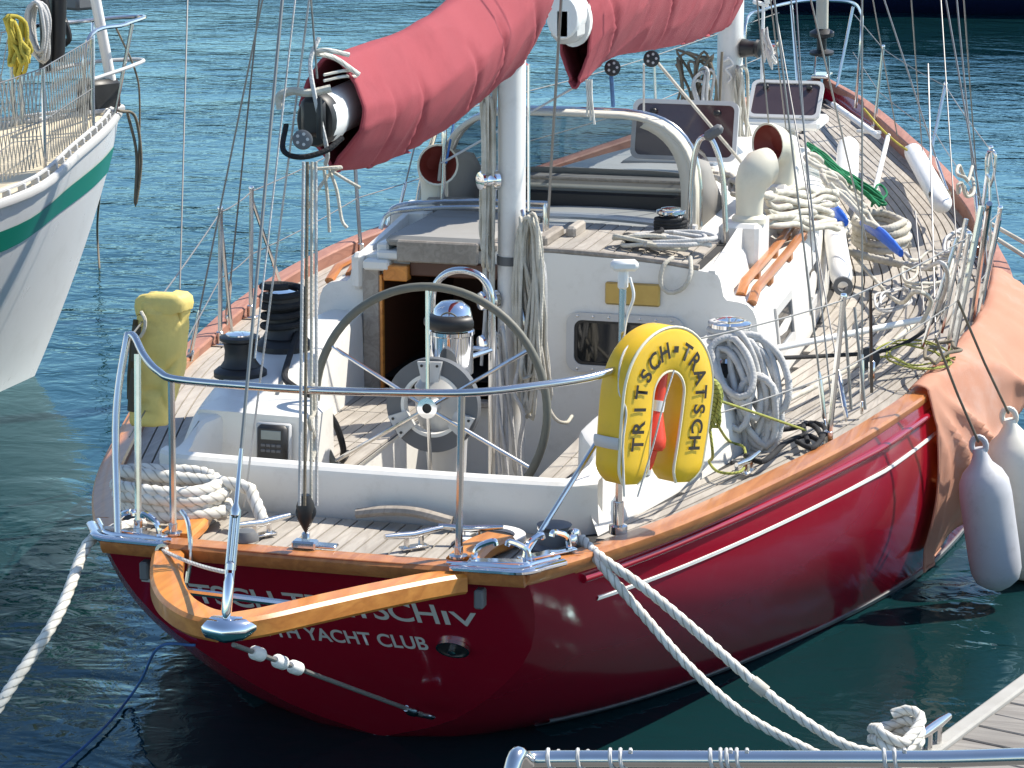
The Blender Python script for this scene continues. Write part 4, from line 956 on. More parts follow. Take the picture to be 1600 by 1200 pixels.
# mizzen backstay to the boomkin and the two lines beside it
bt = V(0, -.80, .99); bu = at(441, 0, x=0)
d_ = (bu-bt).normalized(); m_ = axisM(bt+d_*.16, d_)
for s_ in (-1, 1): mb = MB(); mb.rod(m_ @ V(s_*.013, 0, 0), m_ @ V(s_*.013, 0, .20), .006); ypart('bottlescrew_body', mb, STEEL)
mb = MB(); mb.lathe([(.017, 0), (.017, .02), (.007, .03), (.007, .17), (.017, .18), (.017, .20), (.008, .22), (.008, .40)], 12, m_); ypart('bottlescrew', mb, STEEL)
for s_ in (-1, 1): mb = MB(); mb.rod(m_ @ V(s_*.010, 0, -.10), m_ @ V(s_*.012, 0, .01), .005); ypart('toggle_strap', mb, STEEL)
mb = MB(); mb.lathe([(.010, 0), (.018, .02), (.018, .12), (.010, .15)], 12, axisM(bt+V(0, 0, .0), bu-bt)); ypart('backstay_toggle', mb, CHROME)
wire(bt.lerp(bu, .24), bu, .0062, WIRE, 'backstay', 2.5, False)
wire(at(381, 792, z=.96), at(483, 0, x=0), .0042, ROPEG, 'flag_halyard', 2.0, False)
wire(at(398, 560, x=-.05), at(461, 0, x=0), .0036, ROPEG, 'flag_halyard', 2.0, False)
wire(at(281, 452, y=.85), at(293, 0, y=1.5), .0036, WIRE, 'flag_halyard', 2.0, False)
wire(at(697, 255, y=3.9), at(720, 135, y=4.2), .006, ROPEBU, 'blue_lanyard', 1.6, False)
# mizzen sheet tackle on the stern
for k, (xa, xb) in enumerate(((468, 482), (476, 488), (486, 495), (495, 501))):
    line(at(xa, 790, x=-.02+.01*k), at(xb, 250, x=0)+V(0, -.05, 0), .0062, (ROPEG, ROPEBR, ROPEC, ROPEG)[k], 'mizzen_sheet')
mb = MB(); mb.lathe([(.004, 0), (.03, .05), (.034, .10), (.02, .14)], 12, Matrix.Translation(at(478, 832, x=-.02))); ypart('sheet_block', mb, BLACK)
mb = MB(); mb.box(at(478, 852, x=-.03)+V(0, 0, .02), (.03, .02, .06), .006); ypart('sheet_shackle', mb, STEEL)
mb = MB(); mb.tube(cat([at(487, 720, x=0), at(493, 690, x=0), at(484, 660, x=0), at(491, 640, x=0), at(488, 600, x=0)], 6), .010, 8); ypart('sheet_knot', mb, ROPEC)
# main sheet, topping lifts
line(at(1025, 95, x=.06), at(1168, 265, x=.6), .010, ROPEC, 'main_sheet'); line(at(1006, 100, x=.05), at(1006, 200, y=5.6), .007, ROPEG, 'main_sheet')
line(at(955, 118, x=.05), at(958, 165, y=5.0), .012, ROPEBU, 'blue_strap'); line(at(878, -20, y=3.0), at(856, 345, y=3.45), .007, WIRE, 'mizzen_lift')
mb = MB(); mb.lathe([(.012, 0), (.016, .03), (.016, .15), (.01, .17)], 12, Matrix.Translation(at(853, 360, y=3.45)-V(0, 0, .04))); ypart('lift_fitting', mb, STEEL)
line(at(690, 255, y=3.9), at(905, 132, x=0), .006, ROPEG, 'preventer'); line(at(826, 330, y=2.85), at(826, 100, y=2.85), .007, STEEL, 'mast_track')
mb = MB(); mb.tube(cat([(.10, .33, 2.66), (.03, .28, 2.72), (-.01, .20, 2.745), (.04, .16, 2.76), (.10, .22, 2.74)], 6), .009, 8); ypart('cover_tie', mb, ROPEW, BZ)
wire((0, .17, 2.66), at(486, 0, x=0), .004, WIRE, 'topping_lift', 2.5, False)

# ---------------------------------------------------------------- sprayhood
SH = yempty('sprayhood', 'cream canvas sprayhood with clear window')
def arch(y, zt, hw, zb, xc=-.06, n=24, lean=0):
    P = []
    for i in range(n+1):
        a = math.pi*(1-i/n); c_, s_ = math.cos(a), math.sin(a)
        P.append(V(xc+hw*math.copysign(abs(c_)**.36, c_)*(1-.12*(s_**2)), y+lean*s_, zb+(zt-zb)*abs(s_)**.50))
    return P
A0 = arch(4.0, 2.10, .66, 1.53); A1 = arch(4.13, 2.11, .665, 1.53); A2 = arch(4.52, 1.99, .66, 1.53); A3 = arch(4.86, 1.62, .65, 1.53)
mb = MB(); mb.grid([A0, arch(4.065, 2.107, .663, 1.53), A1]); o = ypart('canvas_top', mb, PALECAN, SH, ang=60); o.modifiers.new('s', 'SOLIDIFY').thickness = .008
n = 24; mb = MB(); mb.grid([A1, A2, A3])
# front: canvas at the sides and a clear panel in the middle
mb = MB(); mb.grid([r_[:4] for r_ in (A1, A2, A3)]); mb.grid([r_[-4:] for r_ in (A1, A2, A3)]); mb.grid([r_[3:-3] for r_ in (A2.copy(), A3)] if False else [[p.lerp(q, .0) for p, q in zip(A1[3:-3], A2[3:-3])], [p.lerp(q, .16) for p, q in zip(A1[3:-3], A2[3:-3])]])
mb.grid([[p.lerp(q, .72) for p, q in zip(A2[3:-3], A3[3:-3])], A3[3:-3]])
ypart('canvas_front', mb, GREYCAN, SH, ang=60).modifiers.new('s', 'SOLIDIFY').thickness = .006
mb = MB(); mb.grid([[p.lerp(q, .16) for p, q in zip(A1[3:-3], A2[3:-3])], A2[3:-3], [p.lerp(q, .72) for p, q in zip(A2[3:-3], A3[3:-3])]]); ypart('clear_window', mb, GLASS, SH, ang=60)
mb = MB(); mb.tube(A0, .013, 10); ypart('hem_tube', mb, PALECAN, SH); mb = MB(); mb.tube(A1, .012, 8); ypart('hoop', mb, STEEL, SH)
# wide flap at the starboard leg
mb = MB(); mb.grid([[p+V(.0, -.005, 0) for p in A0[15:]], [p.lerp(V(-.06, p.y, 1.75), .10)+V(0, .01, 0) for p in A0[15:]]]); ypart('hood_edge', mb, PALECAN, SH).modifiers.new('s', 'SOLIDIFY').thickness = .006
# main companionway garage seen under the hood
bx('hatch_garage', (-.06, 4.70, 1.615), (1.02, .30, .15), GREYCAN, ROOF, .04); bx('garage_trim', (-.06, 4.545, 1.655), (1.02, .02, .022), PALECAN, ROOF, .008); bx('garage_trim', (-.06, 4.54, 1.695), (1.0, .02, .018), GREYTEAK, ROOF, .006)
bx('garage_opening_shade', (-.06, 4.53, 1.58), (1.0, .05, .10), BLACK, ROOF, .01)  # solid black block painted in for the shade inside the opening
# granny bars
for pts in (((.615, 3.80, 1.54), (.625, 3.80, 1.85), (.65, 3.80, 2.0), (.69, 3.80, 2.035), (.73, 3.80, 2.0), (.775, 3.80, 1.85), (.80, 3.80, 1.52)), ((-.88, 4.10, 1.53), (-.83, 4.08, 1.75), (-.74, 4.02, 1.99), (-.70, 4.0, 2.02), (-.685, 3.98, 1.98), (-.69, 3.98, 1.75), (-.70, 3.98, 1.53))):
    mb = MB(); mb.tube(cat(pts, 6), .014, 10); ypart('guard_hoop', mb, STEEL)
mb = MB(); mb.box(None, (.10, .05, .05), .015, ZM((.73, 3.78, 2.06), rz=.1, ry=-.6)); ypart('hoop_pad', mb, GREY)
# hatches standing open
def hatch(c, w_, h_, tilt, label, rz=0):
    e = yempty('deck_hatch', label); Mx = ZM(c, rz) @ Matrix.Rotation(tilt, 4, 'X')      # lid in local xz... hinge at z=0
    L_ = Mx @ Matrix(((1, 0, 0, 0), (0, 0, -1, 0), (0, 1, 0, h_/2), (0, 0, 0, 1)))
    mb = MB(); mb.ring_prism(rrect(w_, h_, .05), rrect(w_-.05, h_-.05, .035), L_, .03); ypart('lid_frame', mb, LGREY, e, ang=30)
    mb = MB(); mb.prism(rrect(w_-.048, h_-.048, .036), L_ @ Matrix.Translation(V(0, 0, .008)), .012); ypart('acrylic', mb, DGLASS, e, ang=30)
    for s_ in (-1, 1): mb = MB(); mb.box(None, (.04, .03, .03), .008, L_ @ Matrix.Translation(V(s_*w_*.3, h_*.30, .035))); ypart('latch', mb, BLACK, e)
    return e
hatch((.13, 6.05, 1.60), .62, .35, R(-14), 'tinted deck hatch standing open behind the sprayhood')
hatch((.24, 8.93, 1.505), .50, .34, R(-48), 'tinted deck hatch standing open beside the main mast')
bx('hatch_base', (.24, 9.12, 1.475), (.52, .46, .07), WHITE, YACHT, .02)
# ---------------------------------------------------------------- cowl ventilators
def cowl(c, r, h, az, label, mr=1.25):
    """az: direction the mouth faces, degrees from +X"""
    e = yempty('cowl_ventilator', label); d = V(math.cos(R(az)), math.sin(R(az)), 0); s_ = V(-d.y, d.x, 0)
    rings = []; n = 24
    def ring(cc, t, rr, rr2=None):
        t = t.normalized(); u = s_; v_ = t.cross(u); return [cc+u*(rr*math.cos(2*math.pi*k/n))+v_*((rr2 or rr)*math.sin(2*math.pi*k/n)) for k in range(n)]
    c = Vector(c); z = V(0, 0, 1)
    bend = [(0, 0, .82), (.25, 0, .82), (.45, 4, .88), (.58, 22, 1.0), (.70, 45, 1.12), (.79, 68, 1.2), (.83, 86, mr)]
    px = 0; pos = c.copy(); last = 0; pts = []
    for (hh, an, rr) in bend:
        t = z*math.cos(R(an))+d*math.sin(R(an)); p = c+z*(hh*h)+d*(r*1.05*(1-math.cos(R(an))))
        rings.append(ring(p, t, r*rr))
    p_end = c+z*(.83*h)+d*(r*1.25); rings.append(ring(p_end, d, r*mr*1.03)); 
    inner = [ring(p_end-d*.004, d, r*mr*.94), ring(p_end-d*r*.5, d, r*mr*.80), ring(p_end-d*r*.95, d+z*-.4, r*.55)]
    mb = MB(); mb.grid(rings, closed=True); mb.grid([rings[-1], inner[0]], closed=True); ypart('shell', mb, CREAM, e, ang=60)
    mb = MB(); mb.grid(inner, closed=True); mb.add(inner[-1], [tuple(range(n))]); ypart('lining', mb, COWLRED, e)
    mb = MB(); mb.lathe([(r*1.05, -.01), (r*1.05, .015), (r*.85, .03)], 24, Matrix.Translation(c)); ypart('collar', mb, CREAM, e)
    return e
cowl((.875, 4.0, 1.605), .082, .31, 48, 'cream cowl vent turned away, on the starboard dorade box', 1.12)
cowl((.875, 4.95, 1.62), .088, .30, 236, 'cream cowl vent with dark red mouth on the second starboard box')
cowl((-.76, 4.05, 1.60), .082, .27, -62, 'cowl vent with dark mouth on the port side of the sprayhood')
bx('added_roof_cover', (-.02, 6.75, 1.50), (.62, .9, .10), mat('slate_blue_canvas', (.13, .17, .21), .8, var=((.19, .22, .25), 5, .8)), ROOF, .04)  # cover invented to darken the roof seen through the sprayhood window
e = yempty('anemometer_post', 'white post with small white head near the bow')
p0 = at(1190, 130, y=9.6); mb = MB(); mb.rod((p0.x, p0.y, 1.4), p0+V(0, 0, .55), .012); ypart('post', mb, FENDWH, e)
mb = MB(); mb.box(None, (.12, .03, .03), .01, ZM(p0+V(-.02, 0, .56), rz=.2, ry=.25)); mb.lathe([(.02, 0), (.03, .03), (.02, .05)], 12, Matrix.Translation(p0+V(.03, 0, .56))); ypart('head', mb, FENDWH, e)
FUR = yempty('furling_gear', 'black furling drum at the stemhead'); 
mb = MB(); mb.lathe([(.03, 0), (.10, .02), (.10, .04), (.04, .06), (.04, .15), (.10, .17), (.10, .20), (.03, .24)], 20, axisM((0, 12.35, 1.62), (0, -.12, 1))); ypart('drum', mb, BLACK, FUR)
mb = MB(); mb.rod((0, 12.33, 1.85), (0, 11.6, 7.5), .05, 12); ypart('furled_sail', mb, PALECAN, FUR)
mb = MB(); mb.rod((.06, 12.38, 1.45), (.05, 12.35, 1.64), .012); mb.rod((-.06, 12.38, 1.45), (-.05, 12.35, 1.64), .012); mb.box((0, 12.4, 1.46), (.14, .3, .03), .008); ypart('bracket', mb, STEEL, FUR)

# ---------------------------------------------------------------- lettering helper
def text_mesh(txt, size, ext=.0015, off=0.0, sp=1.0):
    c = bpy.data.curves.new('t', 'FONT'); c.body = txt; c.size = size; c.extrude = ext; c.offset = off; c.space_character = sp; c.resolution_u = 6
    o = bpy.data.objects.new('t', c); COL.objects.link(o)
    dg = bpy.context.evaluated_depsgraph_get(); me = bpy.data.meshes.new_from_object(o.evaluated_get(dg))
    bpy.data.objects.remove(o); bpy.data.curves.remove(c); return me
def place_text(name, txt, x0, x1, z0, cap, parent, m, sp=1.0, off=.003):
    me = text_mesh(txt, 1.0, 0.0, off, sp); xs = [v.co.x for v in me.vertices]; ys = [v.co.y for v in me.vertices]
    a, b_ = min(xs), max(xs); hmax = max(ys)
    for v in me.vertices:
        x = lerp(x0, x1, (v.co.x-a)/(b_-a)); s_ = v.co.y/hmax*cap
        up = TN.cross(V(1, 0, 0)); up = up if up.z > 0 else -up
        p = tr(x, z0)+up*s_; q = tr(x, p.z, .0035); v.co = q
    return put(name, me, m, parent)
ND = bpy.data.objects.new('name_lettering', None); COL.objects.link(ND); ND.parent = YACHT
place_text('lettering', 'TRITSCH TRATSCH', -.72, .425, .688, .128, ND, LETW, .94, .012); place_text('lettering', 'IV', .445, .575, .688, .090, ND, LETW, 1, .012)
place_text('lettering', 'HOWTH YACHT CLUB', -.46, .345, .540, .088, ND, LETW, 1.0, .02)
# ---------------------------------------------------------------- horseshoe lifebuoy
LC = V(1.125, .62, 1.425); ln = V(.87, -.49, .02).normalized(); lu = V(.49, .87, 0).normalized(); lv = ln.cross(lu); lv = lv if lv.z > 0 else -lv
ra = R(-9); lu, lv = lu*math.cos(ra)+lv*math.sin(ra), lv*math.cos(ra)-lu*math.sin(ra)
LB = thing('lifebuoy', LC-V(0, 0, .32), 'yellow horseshoe lifebuoy with black lettering hung on the starboard quarter', 'lifebuoy')
def hp2(s_):
    """centre line of the horseshoe, s_ from -1 (left foot) to 1 (right foot)"""
    leg, arc = .33, math.pi*.166; tot = leg*2+arc; d = (s_+1)/2*tot
    if d < leg: t = d/leg; return (-.146-.020*math.sin(t*math.pi/2), -.25+.33*t), (0, 1)
    if d > leg+arc: t = (tot-d)/leg; return (.146+.020*math.sin(t*math.pi/2), -.25+.33*t), (0, -1)
    a = math.pi-(d-leg)/.166; return (.166*math.cos(a), .08+.166*math.sin(a)), (math.sin(a), -math.cos(a))
NSG = 56; rings = []; edges = [[], [], [], []]
for i in range(NSG+1):
    s_ = -1+2*i/NSG; (cx, cy), (tx, ty) = hp2(s_); nx, ny = -ty, tx
    e = min(1, (i+.0)/3, (NSG-i)/3); hw = .083*(1-(1-e)**2*.55) if e < 1 else .083; th = .062*(1-(1-e)**2*.25)
    if i in (0, NSG): hw = .04
    q = []
    for (a, b_) in ((-1, -.78), (-1, .78), (-.93, .95), (-.8, 1.03), (0, 1.08), (.8, 1.03), (.93, .95), (1, .78), (1, -.78), (.93, -.95), (.8, -1), (-.8, -1), (-.93, -.95)):
        q.append(LC+lu*(cx+nx*a*hw)+lv*(cy+ny*a*hw)+ln*(b_*th))
    rings.append(q)
    for k, (a, b_) in enumerate(((-.97, .93), (.97, .93))): edges[k].append(LC+lu*(cx+nx*a*hw)+lv*(cy+ny*a*hw)+ln*(b_*th))
MB().loft(rings).build('cover', YEL, LB, ang=50)
for k in range(2):
    MB().tube(edges[k], .0055, 6).build('piping', PIPING, LB)
TX = 'TRITSCH-TRATSCH'; 
for i, ch in enumerate(TX):
    s_ = -.80+1.60*(i+.5)/len(TX)
    (cx, cy), (tx, ty) = hp2(s_); nx, ny = -ty, tx
    if ch == '-':
        me = bpy.data.meshes.new('dash'); me.from_pydata([(-.013, -.012, 0), (.013, -.012, 0), (.013, .012, 0), (-.013, .012, 0)], [], [(0, 1, 2, 3)])
    else:
        me = text_mesh(ch, .088, 0, .0022); xs = [v.co.x for v in me.vertices]; ys = [v.co.y for v in me.vertices]; mx_, my_ = (min(xs)+max(xs))/2, (min(ys)+max(ys))/2
        for v in me.vertices: v.co.x = (v.co.x-mx_)*.92; v.co.y = (v.co.y-my_)*1.0
    for v in me.vertices:
        x, y = v.co.x, v.co.y; ccx = cx+tx*x+nx*y; ccy = cy+ty*x+ny*y
        v.co = LC+lu*ccx+lv*ccy+ln*(.062*1.03+.0075)
    put('letter', me, LETB, LB)
mb = MB(); mb.tube(cat([LC+lu*-.245+lv*(-.10)+ln*-.06, LC+lu*-.255+lv*(-.10)+ln*0, LC+lu*-.245+lv*-.1+ln*.055], 4), .022, 8, flat=.3); mb.build('reflective_patch', LGREY, LB)
mb = MB(); mb.tube(cat([LC+lu*-.02+lv*.325+ln*-.02, LC+lu*-.20+lv*.23+ln*.0, LC+lu*-.245+lv*.10+ln*.03, LC+lu*-.235+lv*.02+ln*.066, LC+lu*-.236+lv*-.1+ln*.068, LC+lu*-.19+lv*-.29+ln*.06], 8), .0045, 6); mb.build('grab_line', ROPEW, LB)
mb = MB(); mb.tube(cat([LC+lu*0+lv*.17+ln*.07, LC+lu*-.05+lv*.05+ln*.08, LC+lu*-.09+lv*-.1+ln*.085, LC+lu*-.14+lv*-.29+ln*.08], 6), .0035, 6); mb.build('grab_line', ROPEG, LB)
# light float hung in the opening
fm = axisM(LC+lu*-.045+lv*-.23+ln*.02, lv*1.0+lu*.10)
FL = thing('light_float', LC+lu*-.045+lv*-.25, 'orange red marker light float hanging inside the yellow lifebuoy', 'float')
MB().lathe([(.02, .03), (.026, .05), (.033, .10), (.05, .105), (.058, .12), (.056, .15), (.03, .235), (.028, .245)], 20, fm).build('float_body', FLOAT, FL)
MB().lathe([(.030, .245), (.030, .285)], 20, fm).build('white_band', FENDWH, FL)
MB().lathe([(.028, .285), (.022, .40), (.016, .405)], 20, fm).build('float_neck', FLOAT, FL)
MB().lathe([(.012, 0), (.022, .01), (.022, .03)], 16, fm).build('lens', LGREY, FL)
# ---------------------------------------------------------------- yellow bag on the port quarter
bc = at(256, 560, y=.72)
BG = thing('safety_bag', bc-V(0, 0, .28), 'faded yellow fabric bag strapped to the port stern rail', 'bag')
rings = []
BT = [(-.27, .140, .05, -.070), (-.25, .155, .075, -.068), (-.15, .175, .09, -.045), (0, .195, .095, -.015), (.12, .195, .09, .0), (.20, .185, .09, .01), (.232, .17, .08, .01), (.25, .12, .05, .01)]
for i in range(49):
    z = -.27+.52*i/48; w_ = tab([(q[0], q[1]) for q in BT], z); t_ = tab([(q[0], q[2]) for q in BT], z); sx = tab([(q[0], q[3]) for q in BT], z); ring = []
    for k in range(64):
        a = 2*math.pi*k/64; c_, s_ = math.cos(a), math.sin(a)
        x = w_/2*math.copysign(abs(c_)**.35, c_); y = t_/2*math.copysign(abs(s_)**.42, s_)
        f1 = x*1.0+z*.38; f2 = x*.8-z*.55
        nn = noise.noise(V(x*9+z*3, z*6, y*9))*.016-(1-abs(math.sin(f1*22+1.2*noise.noise(V(z*5, 1, 2)))))**4*.026*max(0, .5+noise.noise(V(z*6, 4, 1)))-(1-abs(math.sin(f2*17+2)))**5*.022*max(0, .4+noise.noise(V(z*5, 9, 1)))
        if z > .19: nn *= .3
        ring.append(bc+V((x+sx)*.97+y*.12+c_*nn, y+.2*x+s_*nn*1.6, z+.008*noise.noise(V(x*20, z*9, 5))))
    rings.append(ring)
MB().loft(rings).build('bag_body', BAGY, BG, ang=80)
# stiff lid that folds over the top, dark strip at its side
lid = []
for (dz, g) in ((.185, .97), (.215, 1.02), (.24, .98), (.255, .82), (.262, .4)):
    lid.append([bc+V((.098*math.copysign(abs(math.cos(a))**.3, math.cos(a))*g+.008)+.05*g*math.copysign(abs(math.sin(a))**.4, math.sin(a))*.12, .05*math.copysign(abs(math.sin(a))**.4, math.sin(a))*g+.02*math.cos(a), dz+.012*math.cos(a)*(1 if dz < .2 else .3)+.006*noise.noise(V(a*2, dz*20, 1))) for a in [2*math.pi*k/40 for k in range(40)]])
mb = MB(); mb.loft(lid); mb.build('bag_lid', BAGY, BG, ang=60)
mb = MB(); mb.tube([bc+V(-.088, -.058, .16), bc+V(-.100, -.060, .05), bc+V(-.118, -.058, -.07), bc+V(-.132, -.052, -.16)], [.010, .016, .014, .006], 8, flat=.5); mb.build('bag_opening_shade', mat('bag_shade_brown', (.07, .05, .02), .8), BG)  # dark brown strip laid on the bag as the shade of a slit
for (a, b_) in (((-.07, -.082, .14), (-.085, -.085, .0)), ((-.085, -.085, -.03), (-.11, -.08, -.20))):
    mb = MB(); mb.tube([bc+V(*a), (bc+V(*a)).lerp(bc+V(*b_), .5)+V(0, -.006, 0), bc+V(*b_)], .016, 8, flat=.35); mb.build('strap', mat('strap_dark', (.07, .06, .04), .8), BG)
mb = MB(); mb.tube(cat([bc+V(-.05, -.09, .20), bc+V(-.03, -.10, .17), bc+V(-.035, -.10, .13), bc+V(-.055, -.095, .10)], 5), .007, 6); mb.build('cord', ROPEC, BG)

# ---------------------------------------------------------------- ropes
def rope(name, pts, r, m, label, n=10, lobes=3, pitch=None, group=None, sides=12):
    """laid three-strand rope along the points"""
    P = cat(pts, n); Q = [P[0]]; step = r*.75 if lobes else r*2.5         # resample evenly
    for p in P[1:]:
        while (p-Q[-1]).length > step: Q.append(Q[-1]+(p-Q[-1]).normalized()*step)
    Q.append(P[-1])
    return MB().tube(Q, r, sides if lobes else 8, lobes=lobes, pitch=pitch or LAY).build(name, m, None, 80, label=label, cat='rope', group=group, centre=True)
hz = V(.985, .30, .955)
# stern warps to the pontoon
def px(pts): return [at(a, b_, y=c_) for (a, b_, c_) in pts]
rope('mooring_line', [(.90, .42, .985), hz+V(.035, -.01, .0)]+px([(1010, 921, .24), (1100, 997, .20), (1185, 1072, .17), (1262, 1130, .14), (1330, 1168, .12), (1385, 1178, .10)]), .0195, ROPEW, 'white three strand mooring line, upper of the two to the pontoon')
rope('mooring_line', [(.90, .45, .98), hz+V(.02, -.012, -.015)]+px([(1000, 955, .24), (1080, 1045, .21), (1165, 1118, .18), (1260, 1170, .15), (1330, 1200, .12), (1385, 1190, .09)]), .0185, ROPEW, 'white three strand mooring line, lower slack one of the two to the pontoon')
mb = MB(); c = at(1186, 1073, y=.17); mb.lathe([(.024, -.03), (.024, .03)], 12, axisM(c, V(.8, 0, -.6))); mb.build('whipping', ROPEC, None, label='pale whipping bound round the upper mooring line', cat='whipping', centre=True)
rope('mooring_line', [(-.72, .20, .99), (-.80, .06, .985), (-.855, -.02, .945), at(90, 962, y=-.3), at(5, 1092, y=-.55), at(-120, 1290, y=-.8)], .022, ROPEW, 'thick grey white mooring line leaving the port quarter to lower left')
rope('trailing_line', [tr(-.62, .45, .01), at(250, 1010, y=.42), at(222, 1060, y=.75), at(205, 1086, z=.03), at(180, 1118, z=.022), at(150, 1150, z=.022), at(100, 1194, z=.022), at(60, 1225, z=.022)], .0055, ROPEBU, 'thin blue line trailing from the stern into the water', lobes=0)
# knot on the pontoon cleat
K = at(1398, 1166, z=.47)
kp = [K+V(.075*math.cos(a)*(1+.2*math.sin(3*a)), .11*math.sin(a), .02*math.sin(2*a)+.012*a/2) for a in [.5*i for i in range(30)]]
rope('mooring_knot', kp, .0195, ROPEW, 'heap of white rope turns made fast on the pontoon edge')
# coil on the port quarter
def coil(name, c, rx, ry, turns, r, m, label, jit=.25, dz=.02, lobes=3, rz=0, tail=None, flat=.0):
    pts = []; nn = int(turns*12)
    for i in range(nn):
        a = 2*math.pi*i/12; k = 1+jit*noise.noise(V(i*.09, c[0]*7, c[1]*5)); j2 = noise.noise(V(i*.21, 4, c[0]))
        x, y = rx*k*math.cos(a), ry*(k+.15*j2)*math.sin(a); x, y = x*math.cos(rz)-y*math.sin(rz), x*math.sin(rz)+y*math.cos(rz)
        pts.append(Vector(c)+V(x+.02*j2, y, dz*i/12+abs(noise.noise(V(i*.3, 1, c[1])))*dz*1.2+flat*x))
    if tail: pts += [Vector(t) for t in tail]
    return rope(name, pts, r, m, label, 5, lobes)
coil('stern_coil', (-.69, .40, .968), .20, .15, 4.6, .026, ROPEW, 'thick white rope coiled on the port side of the aft deck', .30, .030, tail=[(-.44, .44, 1.09), (-.36, .40, 1.05), (-.30, .34, .98)])
# hank on the mizzen mast
def hank(name, top, w_, h_, n, r, m, label, d=.05, group=None, bend=(0, 0, 0)):
    pts = []; top = Vector(top)
    for i in range(n):
        ph = random.uniform(-1, 1); ww = w_*random.uniform(.45, 1); hh = h_*random.uniform(.82, 1.05); dx = w_*.35*ph; dy = d*random.uniform(-1, 1)
        for k in range(10):
            a = 2*math.pi*k/10; s_ = math.sin(a)
            pts.append(top+V(dx*(1-math.cos(a))*.5+ww*.5*s_*(1+.35*math.cos(a+ph)), dy*(.4+.6*(1-math.cos(a))/2), -hh*(1-math.cos(a))/2)+Vector(bend)*((1-math.cos(a))/2)+V(random.uniform(-1, 1), random.uniform(-1, 1), 0)*w_*.05)
    return rope(name, pts, r, m, label, 4, 0, group=group)
hank('halyard_hank', (.11, 2.66, 1.80), .13, .90, 13, .0085, ROPEY if False else ROPEC, 'long hank of pale olive line hanging on the mizzen mast', .05)
hank('halyard_hank', (.13, 2.70, 1.62), .10, .62, 8, .0085, ROPEG, 'grey hank of line behind the olive one on the mizzen mast', .04)
for k, (x, dz) in enumerate(((-.10, 0), (-.085, .05), (-.075, -.05), (-.10, .1), (-.065, .0), (-.112, -.1))):
    z1 = 1.55+dz; ypart('mast_halyard', MB().tube(cat([(x, 2.70-.01*k, z1-.35), (x+.012*random.uniform(-1, 1), 2.69, z1), (x+.01*random.uniform(-1, 1), 2.70, 2.0), (x+.02, 2.72, 2.7)], 8), .0075, 8), (ROPEC, ROPEG)[k % 2], MM)
hank('halyard_hank', (-.085, 2.68, 2.33), .05, .80, 6, .007, ROPEC, 'narrow hank of pale line high on the mizzen mast', .03)
rope('cockpit_line', [(.15, 2.68, 1.05), (.20, 2.6, .98), (.26, 2.55, .90), (.30, 2.6, .87), (.29, 2.75, .865)], .0085, ROPEC, 'loose pale line end lying on the starboard cockpit seat', 8, 0)
rope('cockpit_line', [(.05, 2.66, 1.2), (.08, 2.6, 1.12), (.06, 2.58, 1.0), (.10, 2.6, .9), (.08, 2.6, .72), (.1, 2.58, .55)], .010, ROPEG, 'grey line hanging down the foot of the mizzen mast', 8, 0)
# grey sheet on the starboard winch
WCX = V(1.08, 2.38, 1.20); pts = []
for i in range(60): a = .6*i; pts.append(WCX+V((.085+.02*noise.noise(V(i*.3, 0, 0)))*math.cos(a), (.085+.02*noise.noise(V(i*.3, 5, 0)))*math.sin(a), .07+.026*a/6.28))
for i in range(9):
    q = random.uniform(-.5, 1); hh = random.uniform(.20, .40); wd = random.uniform(.10, .20)
    for k in range(9):
        a = 2*math.pi*k/9; pts.append(WCX+V(.03+.10*q+wd*.55*math.sin(a)+.10*(1-math.cos(a))*.5, -.10-.06*(1-math.cos(a))+.05*q+random.uniform(-.01, .01), .20-hh*(1-math.cos(a))/2*1.15-.015*i*.5))
rope('winch_sheet', pts, .0155, ROPEG, 'grey speckled sheet coiled thickly over the starboard cockpit winch', 5, 0)
hank('winch_sheet', WCX+V(.16, -.16, .03), .16, .34, 6, .0155, ROPEG, 'loops of grey sheet hanging outside the starboard coaming', .05)
hank('sheet_tail', WCX+V(.06, -.12, -.12), .10, .22, 4, .0145, ROPEG, 'short grey loops hanging under the winch to the deck', .04)
# yellow-green line beside the lifebuoy
YP = at(1108, 592, y=1.15)
hank('throwing_line', YP, .09, .19, 12, .0085, ROPEY, 'small tight bundle of yellow green line beside the lifebuoy', .04)
rope('throwing_line', [YP+V(0, 0, -.15), YP+V(.02, .0, -.30), at(1108, 722, z=.965), at(1125, 738, z=.955), at(1160, 735, z=.955), at(1163, 700, z=.96), at(1140, 690, z=.97), at(1125, 670, y=1.3), YP+V(.02, .02, -.15)], .006, ROPEY, 'thin yellow green line looping down onto the side deck', 8, 0)
rope('throwing_line', [YP+V(.03, 0, -.08), at(1180, 645, y=1.6), at(1258, 672, y=2.25)], .0055, ROPEY, 'thin yellow green line stretched aft from the stanchion foot', 8, 0)
# black strops at the stanchion foot
bl = lambda a, b_: at(a, b_, z=.965)
rope('black_strop', [bl(1165, 712), bl(1190, 722), bl(1210, 708), bl(1230, 690), bl(1262, 680), bl(1285, 690), bl(1275, 668), bl(1255, 662), bl(1262, 690)], .012, ROPEK, 'black strop curling on the starboard side deck', 8, 0)
rope('black_strop', [bl(1185, 668), bl(1215, 672), bl(1245, 668), bl(1270, 660), bl(1290, 672), bl(1270, 700), bl(1245, 690)], .011, ROPEK, 'black strop lying by the starboard stanchion foot', 8, 0)
